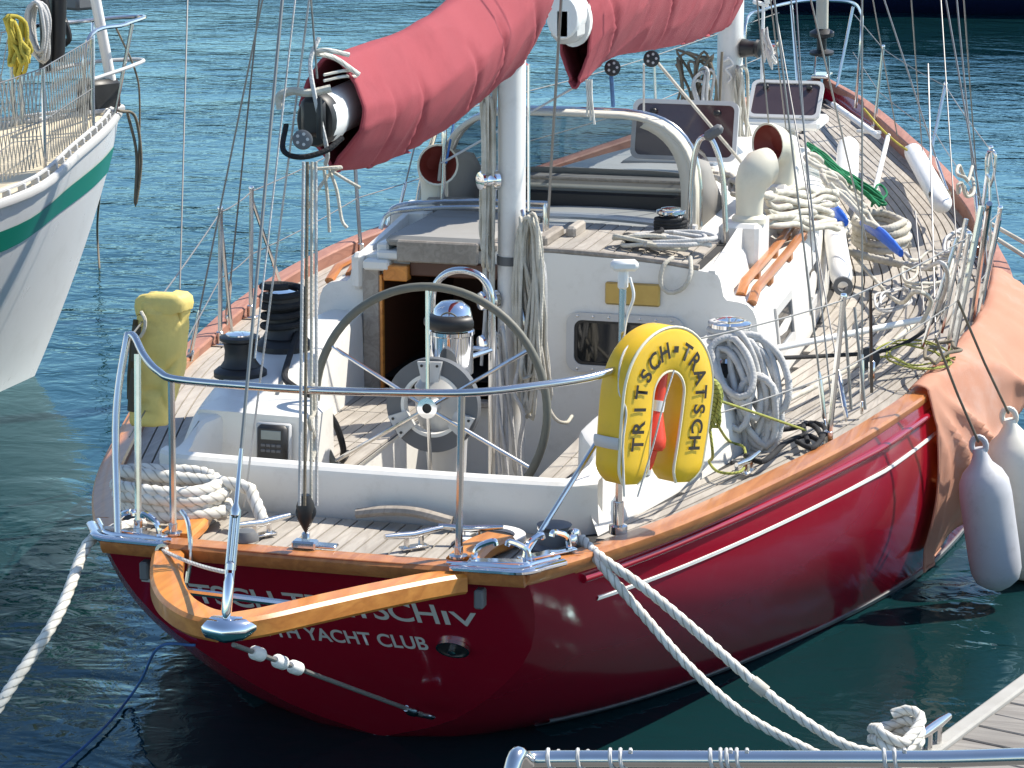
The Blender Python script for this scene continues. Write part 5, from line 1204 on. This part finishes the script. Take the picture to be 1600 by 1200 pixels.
# lines on the coachroof beside the small winch
def squig(name, c, ex, ey, n, r, m, label, dz=.012, seed=0, lobes=0, group=None, rz=0):
    rnd = random.Random(seed); pts = []; x = y = 0; a = rnd.uniform(0, 6)
    for i in range(n):
        a += rnd.uniform(.5, 1.3); k = rnd.uniform(.45, 1); u, v_ = ex*k*math.cos(a), ey*k*math.sin(a)
        pts.append(Vector(c)+V(u*math.cos(rz)-v_*math.sin(rz), u*math.sin(rz)+v_*math.cos(rz), rnd.uniform(0, 1)*dz*3+dz*i/n*3))
    return rope(name, pts, r, m, label, 7, lobes, group=group)
squig('roof_line', (.62, 3.40, 1.555), .22, .15, 26, .0115, ROPEG, 'tangle of grey line beside the small roof winch', .012, 3)
squig('roof_line', (.50, 3.36, 1.56), .20, .12, 22, .0105, ROPEC, 'cream line tangled at the edge of the laid coachroof', .012, 5)
squig('roof_line', (.48, 3.42, 1.56), .14, .10, 14, .0115, ROPEK, 'black line mixed into the tangle on the coachroof', .012, 8)
rope('roof_loop', [(.66, 3.19, 1.545), (.63, 3.12, 1.52), (.62, 3.11, 1.44), (.66, 3.105, 1.395), (.73, 3.105, 1.42), (.76, 3.12, 1.49), (.74, 3.2, 1.55)], .011, ROPEC, 'cream rope loop hanging over the bulkhead edge', 8, 0)
pw = [V(.56+.075*math.cos(a), 3.62+.075*math.sin(a), 1.60+.012*a/6.28*1.3) for a in [.5*i for i in range(50)]]
rope('winch_turns', pw, .010, ROPEK, 'dark line wound on the small roof winch', 3, 0)
# heavy white warps flaked on the starboard coachroof and side deck
def zigzag(name, ends, r, m, label, amp, seed, lobes=0):
    pts = []
    for k, (a, b_) in enumerate(ends):
        if k % 2: a, b_ = b_, a
        seg = [a.lerp(b_, t)+V(amp*noise.noise(V(t*3.4, k*1.7, seed)), 1.3*amp*noise.noise(V(t*3, k*2.3, seed+4)), amp*.8*noise.noise(V(t*3.2, k*3.1, seed+7))+.012) for t in [i/8 for i in range(9)]]
        pts += seg
    return rope(name, pts, r, m, label, 6, lobes)
zigzag('flaked_warp', [(at(1203+random.uniform(-6, 6), 300+k*6.0, x=.93), at(1304, 304+k*6.5, x=1.02+.01*k)) for k in range(10)], .0165, ROPEC, 'cream rope flaked in many bights over the starboard coachroof edge', .05, 2.0)
zigzag('flaked_warp', [(at(1262+5*k, 244+6*k, z=1.5), at(1335+5*k, 300+9*k, z=1.22)) for k in range(8)], .0165, ROPEC, 'cream rope flaked beside the green hank', .07, 6.0)
zigzag('flaked_warp', [(at(1098+8*k, 262+3*k, z=1.66), at(1160+4*k, 300+5*k, z=1.62)) for k in range(6)], .014, ROPEC, 'cream rope heaped between the sprayhood and the cowl vent', .07, 11.0)
coil('deck_coil', at(1375, 378, z=1.06)+V(0, 0, -.02), .15, .33, 5, .024, ROPEC, 'heavy cream rope coil tied with blue tape on the starboard side deck', .2, .030, rz=.25)
coil('deck_coil', at(1308, 368, z=1.18), .06, .30, 4, .020, ROPEC, 'narrow cream rope coil with blue tape beside the coachroof', .2, .025, rz=.1)
def tape(a, b_, c_, r, label):
    P = cat([a, b_, c_], 8); MB().tube(P, [r*(.6+.5*math.sin(math.pi*(i+1)/(len(P)+1))+.12*noise.noise(V(i*.9, 0, 2))) for i in range(len(P))], 10, flat=.7).build('blue_tape', ROPEBL, None, label=label, cat='tape', centre=True)
tape(at(1347, 348, z=1.20), at(1375, 365, z=1.22), at(1408, 396, z=1.17), .034, 'bright blue tape band round the large deck coil')
tape(at(1300, 322, z=1.31), at(1310, 335, z=1.32), at(1322, 348, z=1.29), .036, 'short bright blue tape band on the narrow coil by the coachroof')
zigzag('green_hank', [(at(1262+k*1.2, 226+k*1.8, z=1.42), at(1372+random.uniform(-10, 10), 306+k*1.6, z=1.22)) for k in range(13)], .0088, ROPEGN, 'long green line hanked along the starboard side of the coachroof', .03, 3.0)
rope('green_loop', [at(1365, 318, z=1.2), at(1385, 305, z=1.2), at(1380, 292, z=1.22), at(1370, 290, z=1.24), at(1362, 322, z=1.18)], .008, ROPEGN, 'loose loop at the end of the green hank', 8, 0)
rope('brown_lashing', [at(1350, 170, z=1.43), at(1376, 200, z=1.36), at(1400, 222, z=1.3), at(1425, 240, z=1.28)], .008, ROPEO, 'olive yellow lashing along the bow rail', 8, 0)
# ---------------------------------------------------------------- fenders
def fender(top, bot, r, m, label, group=None, eye=True, rope_to=None, rm=None):
    top = Vector(top); bot = Vector(bot); d = (bot-top); L_ = d.length; e = thing('fender', bot, label, 'fender', group); Mx = axisM(top, d)
    pf = [(.012, 0), (.03, .0), (.034, .03), (r*.42, .07), (r*.75, .11), (r*.95, .16), (r, .22), (r*1.0, L_-.18), (r*.97, L_-.10), (r*.82, L_-.05), (r*.5, L_-.02), (r*.15, L_)]
    MB().lathe(pf, 26, Mx).build('body', m, e, ang=60)
    mb = MB(); mb.tube([Mx @ V(.032*math.cos(a), 0, -.012+.040*math.sin(a)) for a in [2*math.pi*i/14 for i in range(14)]], .014, 8, closed=True); mb.build('eye', m, e)
    if rope_to:
        mb = MB(); mb.tube([top+d.normalized()*-.03, (top+Vector(rope_to))*.5+V(0, 0, -.004), Vector(rope_to)], .0062, 8); mb.build('lanyard', rm or ROPEBR, e)
    return e
fender(at(1530, 700, y=3.12), at(1561, 922, y=3.14), .120, FEND, 'grey cylindrical fender hanging over the orange cloth, left of two', rope_to=at(1462, 528, x=1.93))
fender(at(1577, 655, y=3.55), at(1612, 905, y=3.60), .150, FENDW, 'larger cream fender at the right edge, right of two', rope_to=at(1497, 470, x=2.0))
fender(at(1424, 232, z=1.26), at(1474, 322, z=1.20), .066, FENDWH, 'long white fender lying along the starboard bulwark near the bow')
fender(at(1326, 222, z=1.34), at(1322, 288, z=1.24), .075, FENDWH, 'short white fender lying on the foredeck beside the coachroof')
fender(at(1296, 318, z=1.30), at(1316, 440, z=1.12), .062, FENDWH, 'slim white fender on the side deck next to the blue tape')
mb = MB(); Mx = axisM(at(1317, 446, z=1.115), at(1316, 440, z=1.12)-at(1296, 318, z=1.30)); mb.ring_prism(circ(.052, 20), circ(.028, 20), Mx, .02); mb.build('fender_end_ring', RUBBER, None, label='dark rubber ring at the end of the slim white fender', cat='ring', centre=True)
def pole(a, b_, r, m, label, name='boat_hook', cat_='pole'): MB().rod(a, b_, r, 10).build(name, m, None, label=label, cat=cat_, centre=True)
pole(at(1195, 548, z=1.12), at(1450, 497, z=1.16), .016, FENDWH, 'white pole lashed across the starboard side deck')
pole(at(1388, 212, z=1.32), at(1366, 302, z=1.2), .017, FENDWH, 'short white pole lying on the starboard foredeck')
pole(at(1302, 163, z=1.34), at(1372, 213, z=1.30), .022, FENDWH, 'white pole lying along the bow bulwark')
pole(at(1340, 205, z=1.25), at(1375, 207, z=1.27), .014, FENDWH, 'white crossbar lying on the foredeck', 'deck_bar')
rope('pole_lashing', [at(1440, 505, z=1.17), at(1455, 470, x=1.8), at(1430, 455, x=1.75), at(1400, 470, z=1.05), at(1330, 395, z=1.05)], .011, ROPEC, 'pale line led from the white pole across the side deck', 8, 0)
rope('pole_lashing', [at(1300, 385, z=1.10), at(1360, 402, z=1.08), at(1420, 415, z=1.08), at(1460, 418, z=1.10)], .024, ROPEC, 'cream rope tail stretched across the side deck below the blue taped coil', 8, 3)
squig('deck_tangle', at(1495, 395, z=1.12), .10, .5, 20, .010, ROPEG, 'grey line tangled at the starboard gate stanchions', .02, 12)
squig('deck_tangle', at(1430, 560, z=1.0), .22, .35, 22, .005, ROPEY, 'fine yellow line lying tangled near the pink cloth corner', .006, 15)
e = thing('snatch_block', at(1357, 560, z=1.1), 'black snatch block standing on the starboard side deck', 'block')
Mx = axisM(at(1357, 560, z=1.1), V(.4, -.9, .2)); MB().lathe([(.05, -.02), (.055, 0), (.05, .02)], 18, Mx).build('cheek', BLACK, e); mb = MB(); mb.box(at(1362, 580, z=1.06), (.03, .03, .10), .008); mb.build('tang', STEEL, e)
squig('genoa_track_lines', at(1470, 560, z=1.02), .10, .25, 10, .009, ROPEBR, 'brown cord heaped by the stanchion at the cloth', .01, 21)
pole(at(1362, 612, z=.97), at(1360, 455, x=1.68), .008, BLACK, 'thin black upright rod between the starboard shrouds', 'whip_aerial')
# ---------------------------------------------------------------- cloth over the side
rows = []; NU, NVV = 90, 46
for i in range(NU+1):
    u = i/NU; y = 3.24+u*2.7; b_ = bs(y); z0 = zs(y); row = []
    hemz = tab([(0, .09), (.06, .10), (.12, .115), (.16, .16), (.20, .20), (.24, .18), (.30, .30), (.45, .38), (.6, .45), (.8, .5), (1, .55)], u)
    for j in range(NVV+1):
        v_ = j/NVV
        if v_ < .14: t = v_/.14; x = lerp(b_-.07-.04*u, b_+.015, t); z = z0+.012+.02*math.sin(math.pi*t)*1.2+.05*u*(1-t)
        else:
            t = (v_-.14)/.86; z = lerp(z0+.012, hemz, t); f = max(.02, z/z0)
            bul = (.01+.22*min(1, u*3.0))*math.sin(math.pi*min(1, t*1.05+.02))**.8*(1-.3*t)+.04*t*(1-u)
            x = max(hb(min(1, f), y), b_-.02)+.012+bul*.8
        d_ = math.hypot(u*2.7, v_*1.0)
        fold = ((1-abs(math.sin(math.atan2(v_+.02, u*2.7+.05)*9+1.6*noise.noise(V(u*5, v_*3, 2)))))**2*.075-.02)*min(1, d_*2.2)+((1-abs(noise.noise(V(y*2.6+z*1.6, z*2.2-y, 3))))**3-.3)*.016
        fold += noise.noise(V(y*2.6, v_*3.4, 5))*.045+noise.noise(V(y*7, v_*2.5, 9))*.022
        fold *= .15+.85*min(1, u*7); k = min(1, max(0, (v_-.10)*4))
        row.append(V(x+fold*k+.012*(v_ > .1), y+.05*noise.noise(V(v_*3, u*4, 7))*v_+.02*v_, z+fold*.25*(1-k)+.01))
    rows.append(row)
o = MB().grid(rows).build('draped_cloth', CLOTH, None, 80, label='faded orange pink cloth draped over the starboard rail', cat='cloth', centre=True)
o.modifiers.new('s', 'SOLIDIFY').thickness = .006
mb = MB(); mb.tube([p-V(0, 0, 0) for p in rows[0][6:]], .006, 6); mb.tube([r_[-1] for r_ in rows[:12]], .006, 6)
hm = mb.build('cloth_hem', CLOTH, o); hm.location = -o.location

for (a, b_, r_, n_) in ((at(1488, 552, z=1.0), at(1534, 322, x=2.0), .0165, 'gate_post'), (at(1519, 500, z=1.0), at(1546, 318, x=2.04), .015, 'gate_post'), (at(1470, 520, z=1.02), at(1510, 342, x=1.9), .012, 'gate_brace'), (at(1440, 545, z=1.0), at(1495, 372, x=1.88), .010, 'gate_brace')):
    ypart(n_, MB().rod(a, b_, r_), STEEL)
gl = at(1549, 238, y=6.45); ypart('gate_loop', MB().tube(cat([gl+V(.02, 0, -.62), gl+V(.0, 0, -.2), gl+V(-.022, 0, -.12), gl+V(-.024, 0, -.02), gl+V(0, 0, .01), gl+V(.024, 0, -.02), gl+V(.022, 0, -.12), gl+V(.0, 0, -.2)], 6), .009, 8), STEEL)
rope('spring_line', [at(1540, 345, y=6.8), at(1570, 362, y=6.6), at(1640, 402, y=6.4), at(1800, 500, y=5.9)], .013, ROPEC, 'upper of two pale lines leaving the starboard rail to the right', 8, 0)
rope('spring_line', [at(1545, 365, y=6.6), at(1575, 384, y=6.4), at(1640, 425, y=6.2), at(1800, 525, y=5.7)], .013, ROPEC, 'lower of two pale lines leaving the starboard rail to the right', 8, 0)
squig('gate_tangle', at(1505, 330, z=1.35), .05, .4, 16, .010, ROPEC, 'cream line knotted round the starboard gate posts', .05, 31)
squig('gate_tangle', at(1468, 320, z=1.15), .06, .3, 14, .011, ROPEBR, 'brown line heaped at the foot of the main shrouds', .02, 33)
rope('deck_sheet', [at(1200, 560, z=1.15), at(1290, 556, z=1.05), at(1380, 548, z=1.02), at(1440, 520, z=1.06), at(1480, 470, z=1.1)], .010, ROPEK, 'black sheet led along the starboard side deck', 8, 0)
rope('deck_sheet', [at(1230, 625, z=.98), at(1300, 590, z=.99), at(1380, 545, z=1.0), at(1430, 505, z=1.02)], .014, ROPEC, 'pale sheet lying along the starboard side deck', 8, 0)
rope('main_guy', [at(1415, 395, z=1.1), at(1440, 420, z=1.08), at(1470, 410, x=1.85), at(1480, 440, x=1.85), at(1460, 500, z=1.05)], .011, ROPEG, 'grey guy looped near the starboard gate posts', 8, 0)
for (a, b_, r_) in ((at(1448, 540, z=1.0), at(1430, 330, x=1.55), .0045), (at(1462, 535, z=1.0), at(1450, 100, y=6.2), .0045), (at(1330, 640, z=.96), at(1318, 470, x=1.5), .007), (at(1352, 640, z=.97), at(1335, 480, x=1.55), .007), (at(1500, 470, z=1.03), at(1470, 0, y=6.6), .004)):
    ypart('guard_wire', MB().rod(a, b_, r_, 6), WIRE)

# lines bundled on the main mast
def hang(name, top, bot, n, spread, r, m, label, seed):
    rnd = random.Random(seed); pts = []
    for k in range(n):
        a = Vector(top)+V(rnd.uniform(-1, 1)*spread, rnd.uniform(-1, 1)*.08, rnd.uniform(-.1, .05)); b_ = Vector(bot)+V(rnd.uniform(-1, 1)*spread*1.3, rnd.uniform(-1, 1)*.08, rnd.uniform(-.08, .12))
        q = [a.lerp(b_, t)+V(rnd.uniform(-1, 1)*spread*.25, 0, 0) for t in (0, .25, .5, .75, 1)]
        pts += q if k % 2 == 0 else q[::-1]
    return rope(name, pts, r, m, label, 6, 0)
hang('halyard_hank', at(1085, 90, y=7.95), at(1085, 275, y=7.95), 18, .16, .009, ROPEBR, 'wide bundle of brown halyards hanging port of the main mast', 3)
hang('halyard_hank', at(1098, 110, y=7.9), at(1105, 280, y=7.9), 9, .06, .010, ROPEG, 'grey halyard bundle against the port side of the main mast', 5)
hang('halyard_hank', at(1158, 105, y=8.1), at(1166, 262, y=8.1), 10, .035, .010, ROPEC, 'cream hank hanging starboard of the main mast', 7)
hang('winch_hank', at(1194, 50, y=8.0), at(1200, 88, y=8.0), 9, .04, .011, ROPEG, 'grey line looped over the main mast winch', 9)

hang('halyard_hank', (-.09, 2.68, 2.38), (-.10, 2.68, 1.62), 10, .022, .0085, ROPEC, 'messy bundle of pale halyards down the port side of the mizzen mast', 13)
hang('halyard_hank', (.11, 2.67, 1.76), (.155, 2.64, 1.02), 16, .05, .0088, ROPEC, 'thick loose bundle of olive cream line on the mizzen mast beside the bulkhead', 17)
hang('cockpit_tackle', (-.02, 2.62, 1.32), (.03, 2.60, .62), 7, .035, .0085, ROPEG, 'grey tackle lines hanging in front of the mizzen mast foot', 19)

for (a, b_, r_) in ((at(1402, 212, z=1.32), at(1364, 0, y=9.2), .0045), (at(1442, 250, z=1.24), at(1424, 0, y=8.4), .0045), (at(1530, 330, z=1.12), at(1506, 0, y=6.9), .0045), (at(1240, 300, z=1.5), at(1204, 0, y=4.6), .004), (at(1212, 310, z=1.55), at(1183, 0, y=4.8), .0045), (at(1300, 640, z=.96), at(1236, 0, y=3.3), .004), (at(1270, 420, x=1.1), at(1244, 0, y=5.2), .004)):
    ypart('shroud', MB().rod(a, a+(b_-a)*1.8, r_, 6), WIRE)
squig('deck_tangle', at(1400, 470, z=1.03), .12, .45, 16, .007, ROPEG, 'thin grey line wandering over the starboard side deck', .006, 41)
squig('deck_tangle', at(1450, 440, z=1.06), .14, .5, 18, .009, ROPEC, 'cream line heaped inside the starboard gate', .02, 43)

# ---------------------------------------------------------------- pontoon and rail
e1 = V(.308, .951, 0); e2_ = V(.951, -.308, 0); O = V(2.155, .06, 0); PZ = .40
PON = thing('pontoon', O, 'grey boarded pontoon with pale edge at the lower right', 'pontoon'); 
def pp(a, b_, z): return O+e1*a+e2_*b_+V(0, 0, z)
mb = MB(); mb.loft([[pp(-9, .06, z), pp(-9, 3.6, z), pp(7, 3.6, z), pp(7, .06, z)] for z in (-.25, PZ-.03)]); mb.build('float_body', DARKST, PON, ang=20)
mb = MB(); mb.loft([[pp(a, 0, -.1), pp(a, 0, PZ+.012), pp(a, .01, PZ+.018), pp(a, .055, PZ+.018), pp(a, .062, PZ+.01), pp(a, .062, -.1)] for a in (-9, -4, 0, 4, 7)]); mb.build('edge_beam', CONC, PON, ang=20)
bw = .145
for i in range(-14, 22):
    a0, a1 = i*bw+.005, (i+1)*bw-.005; h_ = PZ+random.uniform(-.003, .003)
    mb = MB(); mb.loft([[pp(a0, b_, h_-.03), pp(a0, b_, h_-.004), pp(a0+.004, b_, h_), pp(a1-.004, b_, h_), pp(a1, b_, h_-.004), pp(a1, b_, h_-.03)] for b_ in (.066, 3.55)])
    mb.build('board', PLANKG, PON, ang=20)
CL = pp(.12, .03, PZ+.018); e = thing('pontoon_cleat', CL, 'galvanised cleat on the pontoon edge under the rope turns', 'cleat')
mb = MB(); mb.tube([CL+e1*t+V(0, 0, .07) for t in (-.13, -.05, .05, .13)], [.012, .018, .018, .012], 10); mb.build('horn', STEEL, e)
for t in (-.04, .04): MB().rod(CL+e1*t, CL+e1*t+V(0, 0, .07), .014).build('leg', STEEL, e)
ra, rb = at(852, 1186, y=-4.55), at(1700, 1186, y=-4.35)
HR_ = thing('steel_handrail', V(ra.x+.3, ra.y, PZ), 'polished steel handrail wound with grey cord at the bottom edge', 'handrail')
lp = cat([V(ra.x-.055, ra.y-.15, PZ), V(ra.x-.055, ra.y-.15, ra.z-.25), at(800, 1204, y=-4.64), at(822, 1190, y=-4.59), ra, ra.lerp(rb, .3), ra.lerp(rb, .7), rb, rb+V(.05, -.0, -.06), V(rb.x+.06, rb.y, PZ)], 8)
MB().tube(lp, .0135, 14).build('tube', STEEL, HR_)
for t in (.0, .055, .115, .30, .33, .62):
    c = ra.lerp(rb, t); d = (rb-ra).normalized()
    pts = [c+d*(.016*s_/6.28)+V(0, math.cos(s_)*.0155, math.sin(s_)*.0155) for s_ in [.5*i for i in range(15 if t < .1 else 30)]]
    MB().tube(pts, .0032, 6).build('cord_turn', ROPEG, HR_)
# ---------------------------------------------------------------- neighbouring white yacht
wt = V(-3.86, 7.10, 0); wh = V(math.sin(R(24)), math.cos(R(24)), 0); wr = V(wh.y, -wh.x, 0)
def wp(s_, x, z): return wt-wh*s_+wr*x+V(0, 0, z)
WB = thing('white_yacht', wp(3, 0, 0), 'white yacht with a green stripe, its bow entering at the upper left', 'sailing yacht')
WH_ = [(0, .03), (.3, .26), (.7, .54), (1.2, .83), (2, 1.20), (3, 1.48), (4.5, 1.68), (6.5, 1.75)]; WZ = [(0, 1.62), (1, 1.50), (2, 1.40), (4, 1.32), (6.5, 1.36)]; WW = [(0, 0), (1.3, .02), (2, .33), (3, .75), (4.5, 1.2), (6.5, 1.45)]
def wsec(s_, f):
    b_ = tab(WH_, s_); w_ = tab(WW, s_); zt = tab(WZ, s_)
    stem = max(0, (1-f))**.9*1.25
    return lerp(w_, b_, f**.8)+.10*f*(1-f)*min(1, s_/2), f*zt
wr_ = {}
for sg in (-1, 1):
    rows = []
    for f in (1, .9, .8, .7, .6, .5, .4, .3, .2, .1, 0, -.15):
        row = []; s0 = .80*max(0, 1-f)**1.25
        for i in range(41):
            s_ = s0+(6.5-s0)*(i/40)**1.3; b_ = tab(WH_, s_) ; ff = max(0, f)
            x = tab([(s0, .015), (s0+.35, tab(WH_, .35)*(.55+.45*ff)), (s0+.9, tab(WH_, .9)*(.6+.4*ff)), (s0+1.8, tab(WH_, 1.8+.3*ff)*(.72+.28*ff)), (s0+3.2, tab(WH_, 3.2)*(.86+.14*ff)), (6.5, 1.75*(.93+.07*ff))], s_)
            row.append(wp(s_, sg*x, f*tab(WZ, s_)))
        rows.append(row)
    wr_[sg] = rows
mb = MB(); mb.grid(wr_[1]); mb.grid(wr_[-1]); mb.grid([[a, b_] for a, b_ in zip([r_[-1] for r_ in wr_[-1]], [r_[-1] for r_ in wr_[1]])]); mb.build('hull', WHULL, WB, ang=50)
for sg in (1, -1):
    A = [p.lerp(q, .2)+(wr*sg)*.008 for p, q in zip(wr_[sg][1], wr_[sg][2])]; B_ = [p.lerp(q, .2)+(wr*sg)*.008 for p, q in zip(wr_[sg][2], wr_[sg][3])]
    MB().grid([A, B_]).build('green_stripe', GREEN, WB)
    MB().tube([p+V(0, 0, .01) for p in wr_[sg][0]], .03, 8, flat=.8).build('rubbing_strake', LGREY, WB)
    mb = MB(); mb.tube([p+V(0, 0, .065)-wr*sg*.05 for p in wr_[sg][0]], .012, 6); mb.build('toe_rail', LGREY, WB)
    for i in range(2, 38):
        p = wr_[sg][0][i]-wr*sg*.05; MB().box(p+V(0, 0, .04), (.05, .02, .05), .004).build('toe_rail_post', LGREY, WB)
mb = MB(); mb.grid([[a+V(0, 0, .005), (a+b_)/2+V(0, 0, .06), b_+V(0, 0, .005)] for a, b_ in zip(wr_[-1][0], wr_[1][0])]); mb.build('deck', TANDECK, WB)
mb = MB(); mb.loft([[wp(s_, x*w_, z) for (x, z) in ((-1, 1.40), (-.9, zt), (-.4, zt+.05), (.4, zt+.05), (.9, zt), (1, 1.40))] for (s_, w_, zt) in ((2.2, .30, 1.55), (2.5, .42, 1.74), (3.4, .6, 1.80), (6.4, .9, 1.86))]); mb.build('cabin', WHULL, WB, ang=30)
mb = MB(); mb.box(None, (.44, .5, .05), .015, ZM(wp(3.0, .0, 1.86), -R(24))); mb.build('hatch', DGLASS, WB)
for s_ in (3.0, 3.9): mb = MB(); mb.add([wp(s_-.25, .56, 1.56), wp(s_+.3, .66, 1.56), wp(s_+.3, .62, 1.74), wp(s_-.25, .52, 1.73)], [(0, 1, 2, 3)]); mb.build('cabin_window', WGLASS, WB)
def wpost(s_, sg, h_=.62): return wp(s_, sg*(tab(WH_, s_)-.06), tab(WZ, s_)), wp(s_, sg*(tab(WH_, s_)-.04), tab(WZ, s_)+h_)
for sg in (1, -1):
    prev = None
    for s_ in (.55, 1.35, 2.6, 3.9, 5.2):
        a, b_ = wpost(s_, sg); MB().rod(a, b_, .013).build('stanchion', STEEL, WB)
        if prev:
            for q in (0, .5): MB().rod(prev[0].lerp(prev[1], 1-q), a.lerp(b_, 1-q), .004).build('lifeline', WIRE, WB)
            n = int((a-prev[0]).length/.045)
            net = MB()
            for i in range(n):
                for dd in (-3, 3):
                    j = i+dd
                    if 0 <= j <= n: net.rod(prev[0].lerp(a, i/n)+V(0, 0, .05), prev[1].lerp(b_, j/n), .0036, 4)
            o = net.build('netting', NET, WB); o['kind'] = 'stuff'
        prev = (a, b_)
PW_ = [wp(.55, .30, 1.58), wp(.50, .30, 2.15), wp(.1, .20, 2.22), wp(-.25, .0, 2.24), wp(.1, -.20, 2.22), wp(.50, -.30, 2.15), wp(.55, -.30, 1.58)]
MB().tube(cat(PW_, 7), .014, 8).build('pulpit_rail', STEEL, WB); MB().tube(cat([wp(.45, .27, 1.9), wp(.05, .2, 1.95), wp(-.22, 0, 1.96), wp(.05, -.2, 1.95), wp(.45, -.27, 1.9)], 7), .013, 8).build('pulpit_rail', LGREY, WB)
for sg in (1, -1): MB().rod(wp(.12, sg*.10, 1.62), wp(.02, sg*.19, 2.22), .013).build('pulpit_post', STEEL, WB)
mb = MB(); mb.box(None, (.10, .34, .22), .03, ZM(wp(.16, 0, 1.75), -R(24))); mb.build('windlass', BLACK, WB)
mb = MB(); mb.box(None, (.11, .34, .05), .015, ZM(wp(.14, 0, 1.66), -R(24))); mb.build('bow_roller', LGREY, WB)
MB().rod(wp(.02, 0, 1.7), wp(1.0, 0, 6.5), .035, 10).build('furled_headsail', FENDWH, WB)
MB().rod(wp(4.6, 0, 1.8), wp(4.7, 0, 12), .085, 16).build('mast', ALU, WB)
mb = MB(); mb.tube(cat([at(88, 95, y=6.9), at(90, 45, y=6.9), at(92, -20, y=6.9)], 5), .055, 10); mb.build('rolled_cover', BLACK, WB)
mb = MB(); mb.tube(cat([at(70, 110, y=6.8), at(72, 50, y=6.8), at(66, 0, y=6.8), at(50, -20, y=6.8)], 5), .04, 10); mb.build('folded_tender', BLACK, WB)
MB().box(None, (.34, .2, .12), .02, ZM(at(112, 0, y=7.6), -R(24))).build('locker_box', RUBBER, WB)
MB().tube(cat([at(100, 70, y=7.0), at(108, 60, y=7.0), at(104, 40, y=7.0), at(98, 30, y=7.0), at(92, 62, y=7.0)], 6), .02, 8).build('black_hose', BLACK, WB)
hang('yellow_hank', at(18, 36, y=6.2), at(30, 108, y=6.2), 14, .055, .014, ROPEO, 'olive yellow rope hank hanging on the white yacht', 51)
hank('grey_hank', at(58, 2, y=6.5), .14, .40, 9, .012, ROPEG, 'grey rope hank hanging near the bow of the white yacht', .06)
rope('bow_line', [wp(.1, .12, 1.66), wp(-.08, .08, 1.60), wp(-.12, .08, 1.3), wp(-.06, .07, 1.0), wp(-.10, .06, 1.35), wp(-.04, .05, 1.63)], .010, ROPEBR, 'dark line looped over the bow of the white yacht', 8, 0)
rope('bow_line', [wp(.0, .0, 2.2), wp(-.12, .05, 1.9), wp(-.15, .05, 1.66), wp(-.10, .06, 1.1)], .007, ROPEBR, 'thin dark line hanging from the pulpit of the white yacht', 8, 0)
rope('anchor_rode', [at(157, 290, x=-4.3), at(154, 415, z=.0)+V(0, 0, .3), at(156, 430, z=-.05)], .009, ROPEBR, 'dark line dropping into the water off the white yacht bow', 8, 0)
# ---------------------------------------------------------------- navy yacht beyond and an unseen quay added for the far reflections
def simple_hull(name, label, c, hdg, L_, B_, Z_, m, mast=10, cabin=True, stripe=None):
    c = Vector(c); h_ = V(math.sin(R(hdg)), math.cos(R(hdg)), 0); r_ = V(h_.y, -h_.x, 0); e = thing(name, c, label, 'sailing yacht'); st = []
    for i in range(25):
        t = i/24; b_ = B_*(.62+.38*math.sin(math.pi*min(1, t*1.25)*.5))*(1-max(0, (t-.45)/.55)**2.2)+.03; z = Z_*(1+.25*t*t)
        st.append([c+h_*((t-.5)*L_*(k if t > .5 else 1)+(0 if t > .05 else (1-f)*.6))+r_*(x*b_)+V(0, 0, z*f) for (x, f, k) in ((-.05, -.3, .8), (-.72, 0, .86), (-.95, .4, .93), (-1, 1, 1), (1, 1, 1), (.95, .4, .93), (.72, 0, .86), (.05, -.3, .8))])
    MB().loft(st).build('hull', m, e, ang=40)
    if cabin: MB().loft([[c+h_*s_+r_*(x*w_)+V(0, 0, z) for (x, z) in ((-1, Z_*1.02), (-.85, Z_+.45), (.85, Z_+.45), (1, Z_*1.02))] for s_, w_ in ((-L_*.22, B_*.6), (L_*.2, B_*.5))]).build('cabin', WHULL, e, ang=30)
    if mast: MB().rod(c+h_*(L_*.08)+V(0, 0, Z_), c+h_*(L_*.06)+V(0, 0, Z_+mast), .10, 12).build('mast', ALU, e)
    if stripe: MB().loft([[q*1.0+V(0, 0, dz) for q in (st[i][3]-V(0, 0, .12), st[i][3]-V(0, 0, .06))]+[st[i][4]-V(0, 0, .06)+V(0, 0, dz), st[i][4]-V(0, 0, .12)+V(0, 0, dz)] for i, dz in ((0, 0), (12, 0), (22, 0))]) if False else None
    return e
nv = at(1470, 27, z=0)
NB = simple_hull('navy_yacht', 'dark navy hull of a yacht at the top right across the water', (nv.x+1.2, nv.y+2.0, 0), 84, 10.5, 1.55, 1.25, NAVY, 11, True)
nh = V(math.sin(R(84)), math.cos(R(84)), 0); nr = V(nh.y, -nh.x, 0); nc = Vector((nv.x+1.2, nv.y+2.0, 0))
for i, (d_, w_) in enumerate(((-4.1, .20), (-3.8, .12), (-3.55, .22), (-3.2, .10), (-2.95, .2), (-2.65, .16), (-2.35, .12))):
    MB().box(None, (.02, w_, .11), .004, ZM(nc+nh*d_+nr*1.30+V(0, 0, .62), -R(84))).build('stern_mark', FENDWH, NB)
QY = thing('added_quay_wall', (0, 66, 0), 'unseen dark quay wall added to darken reflections in the far water', 'wall')  # out of view, added so the far water mirrors something dark
MB().loft([[V(x, y, z) for (x, y) in ((-90, 66), (90, 66), (90, 72), (-90, 72))] for z in (-1, 2.6)]).build('added_stone_face', DARKST, QY, ang=20)
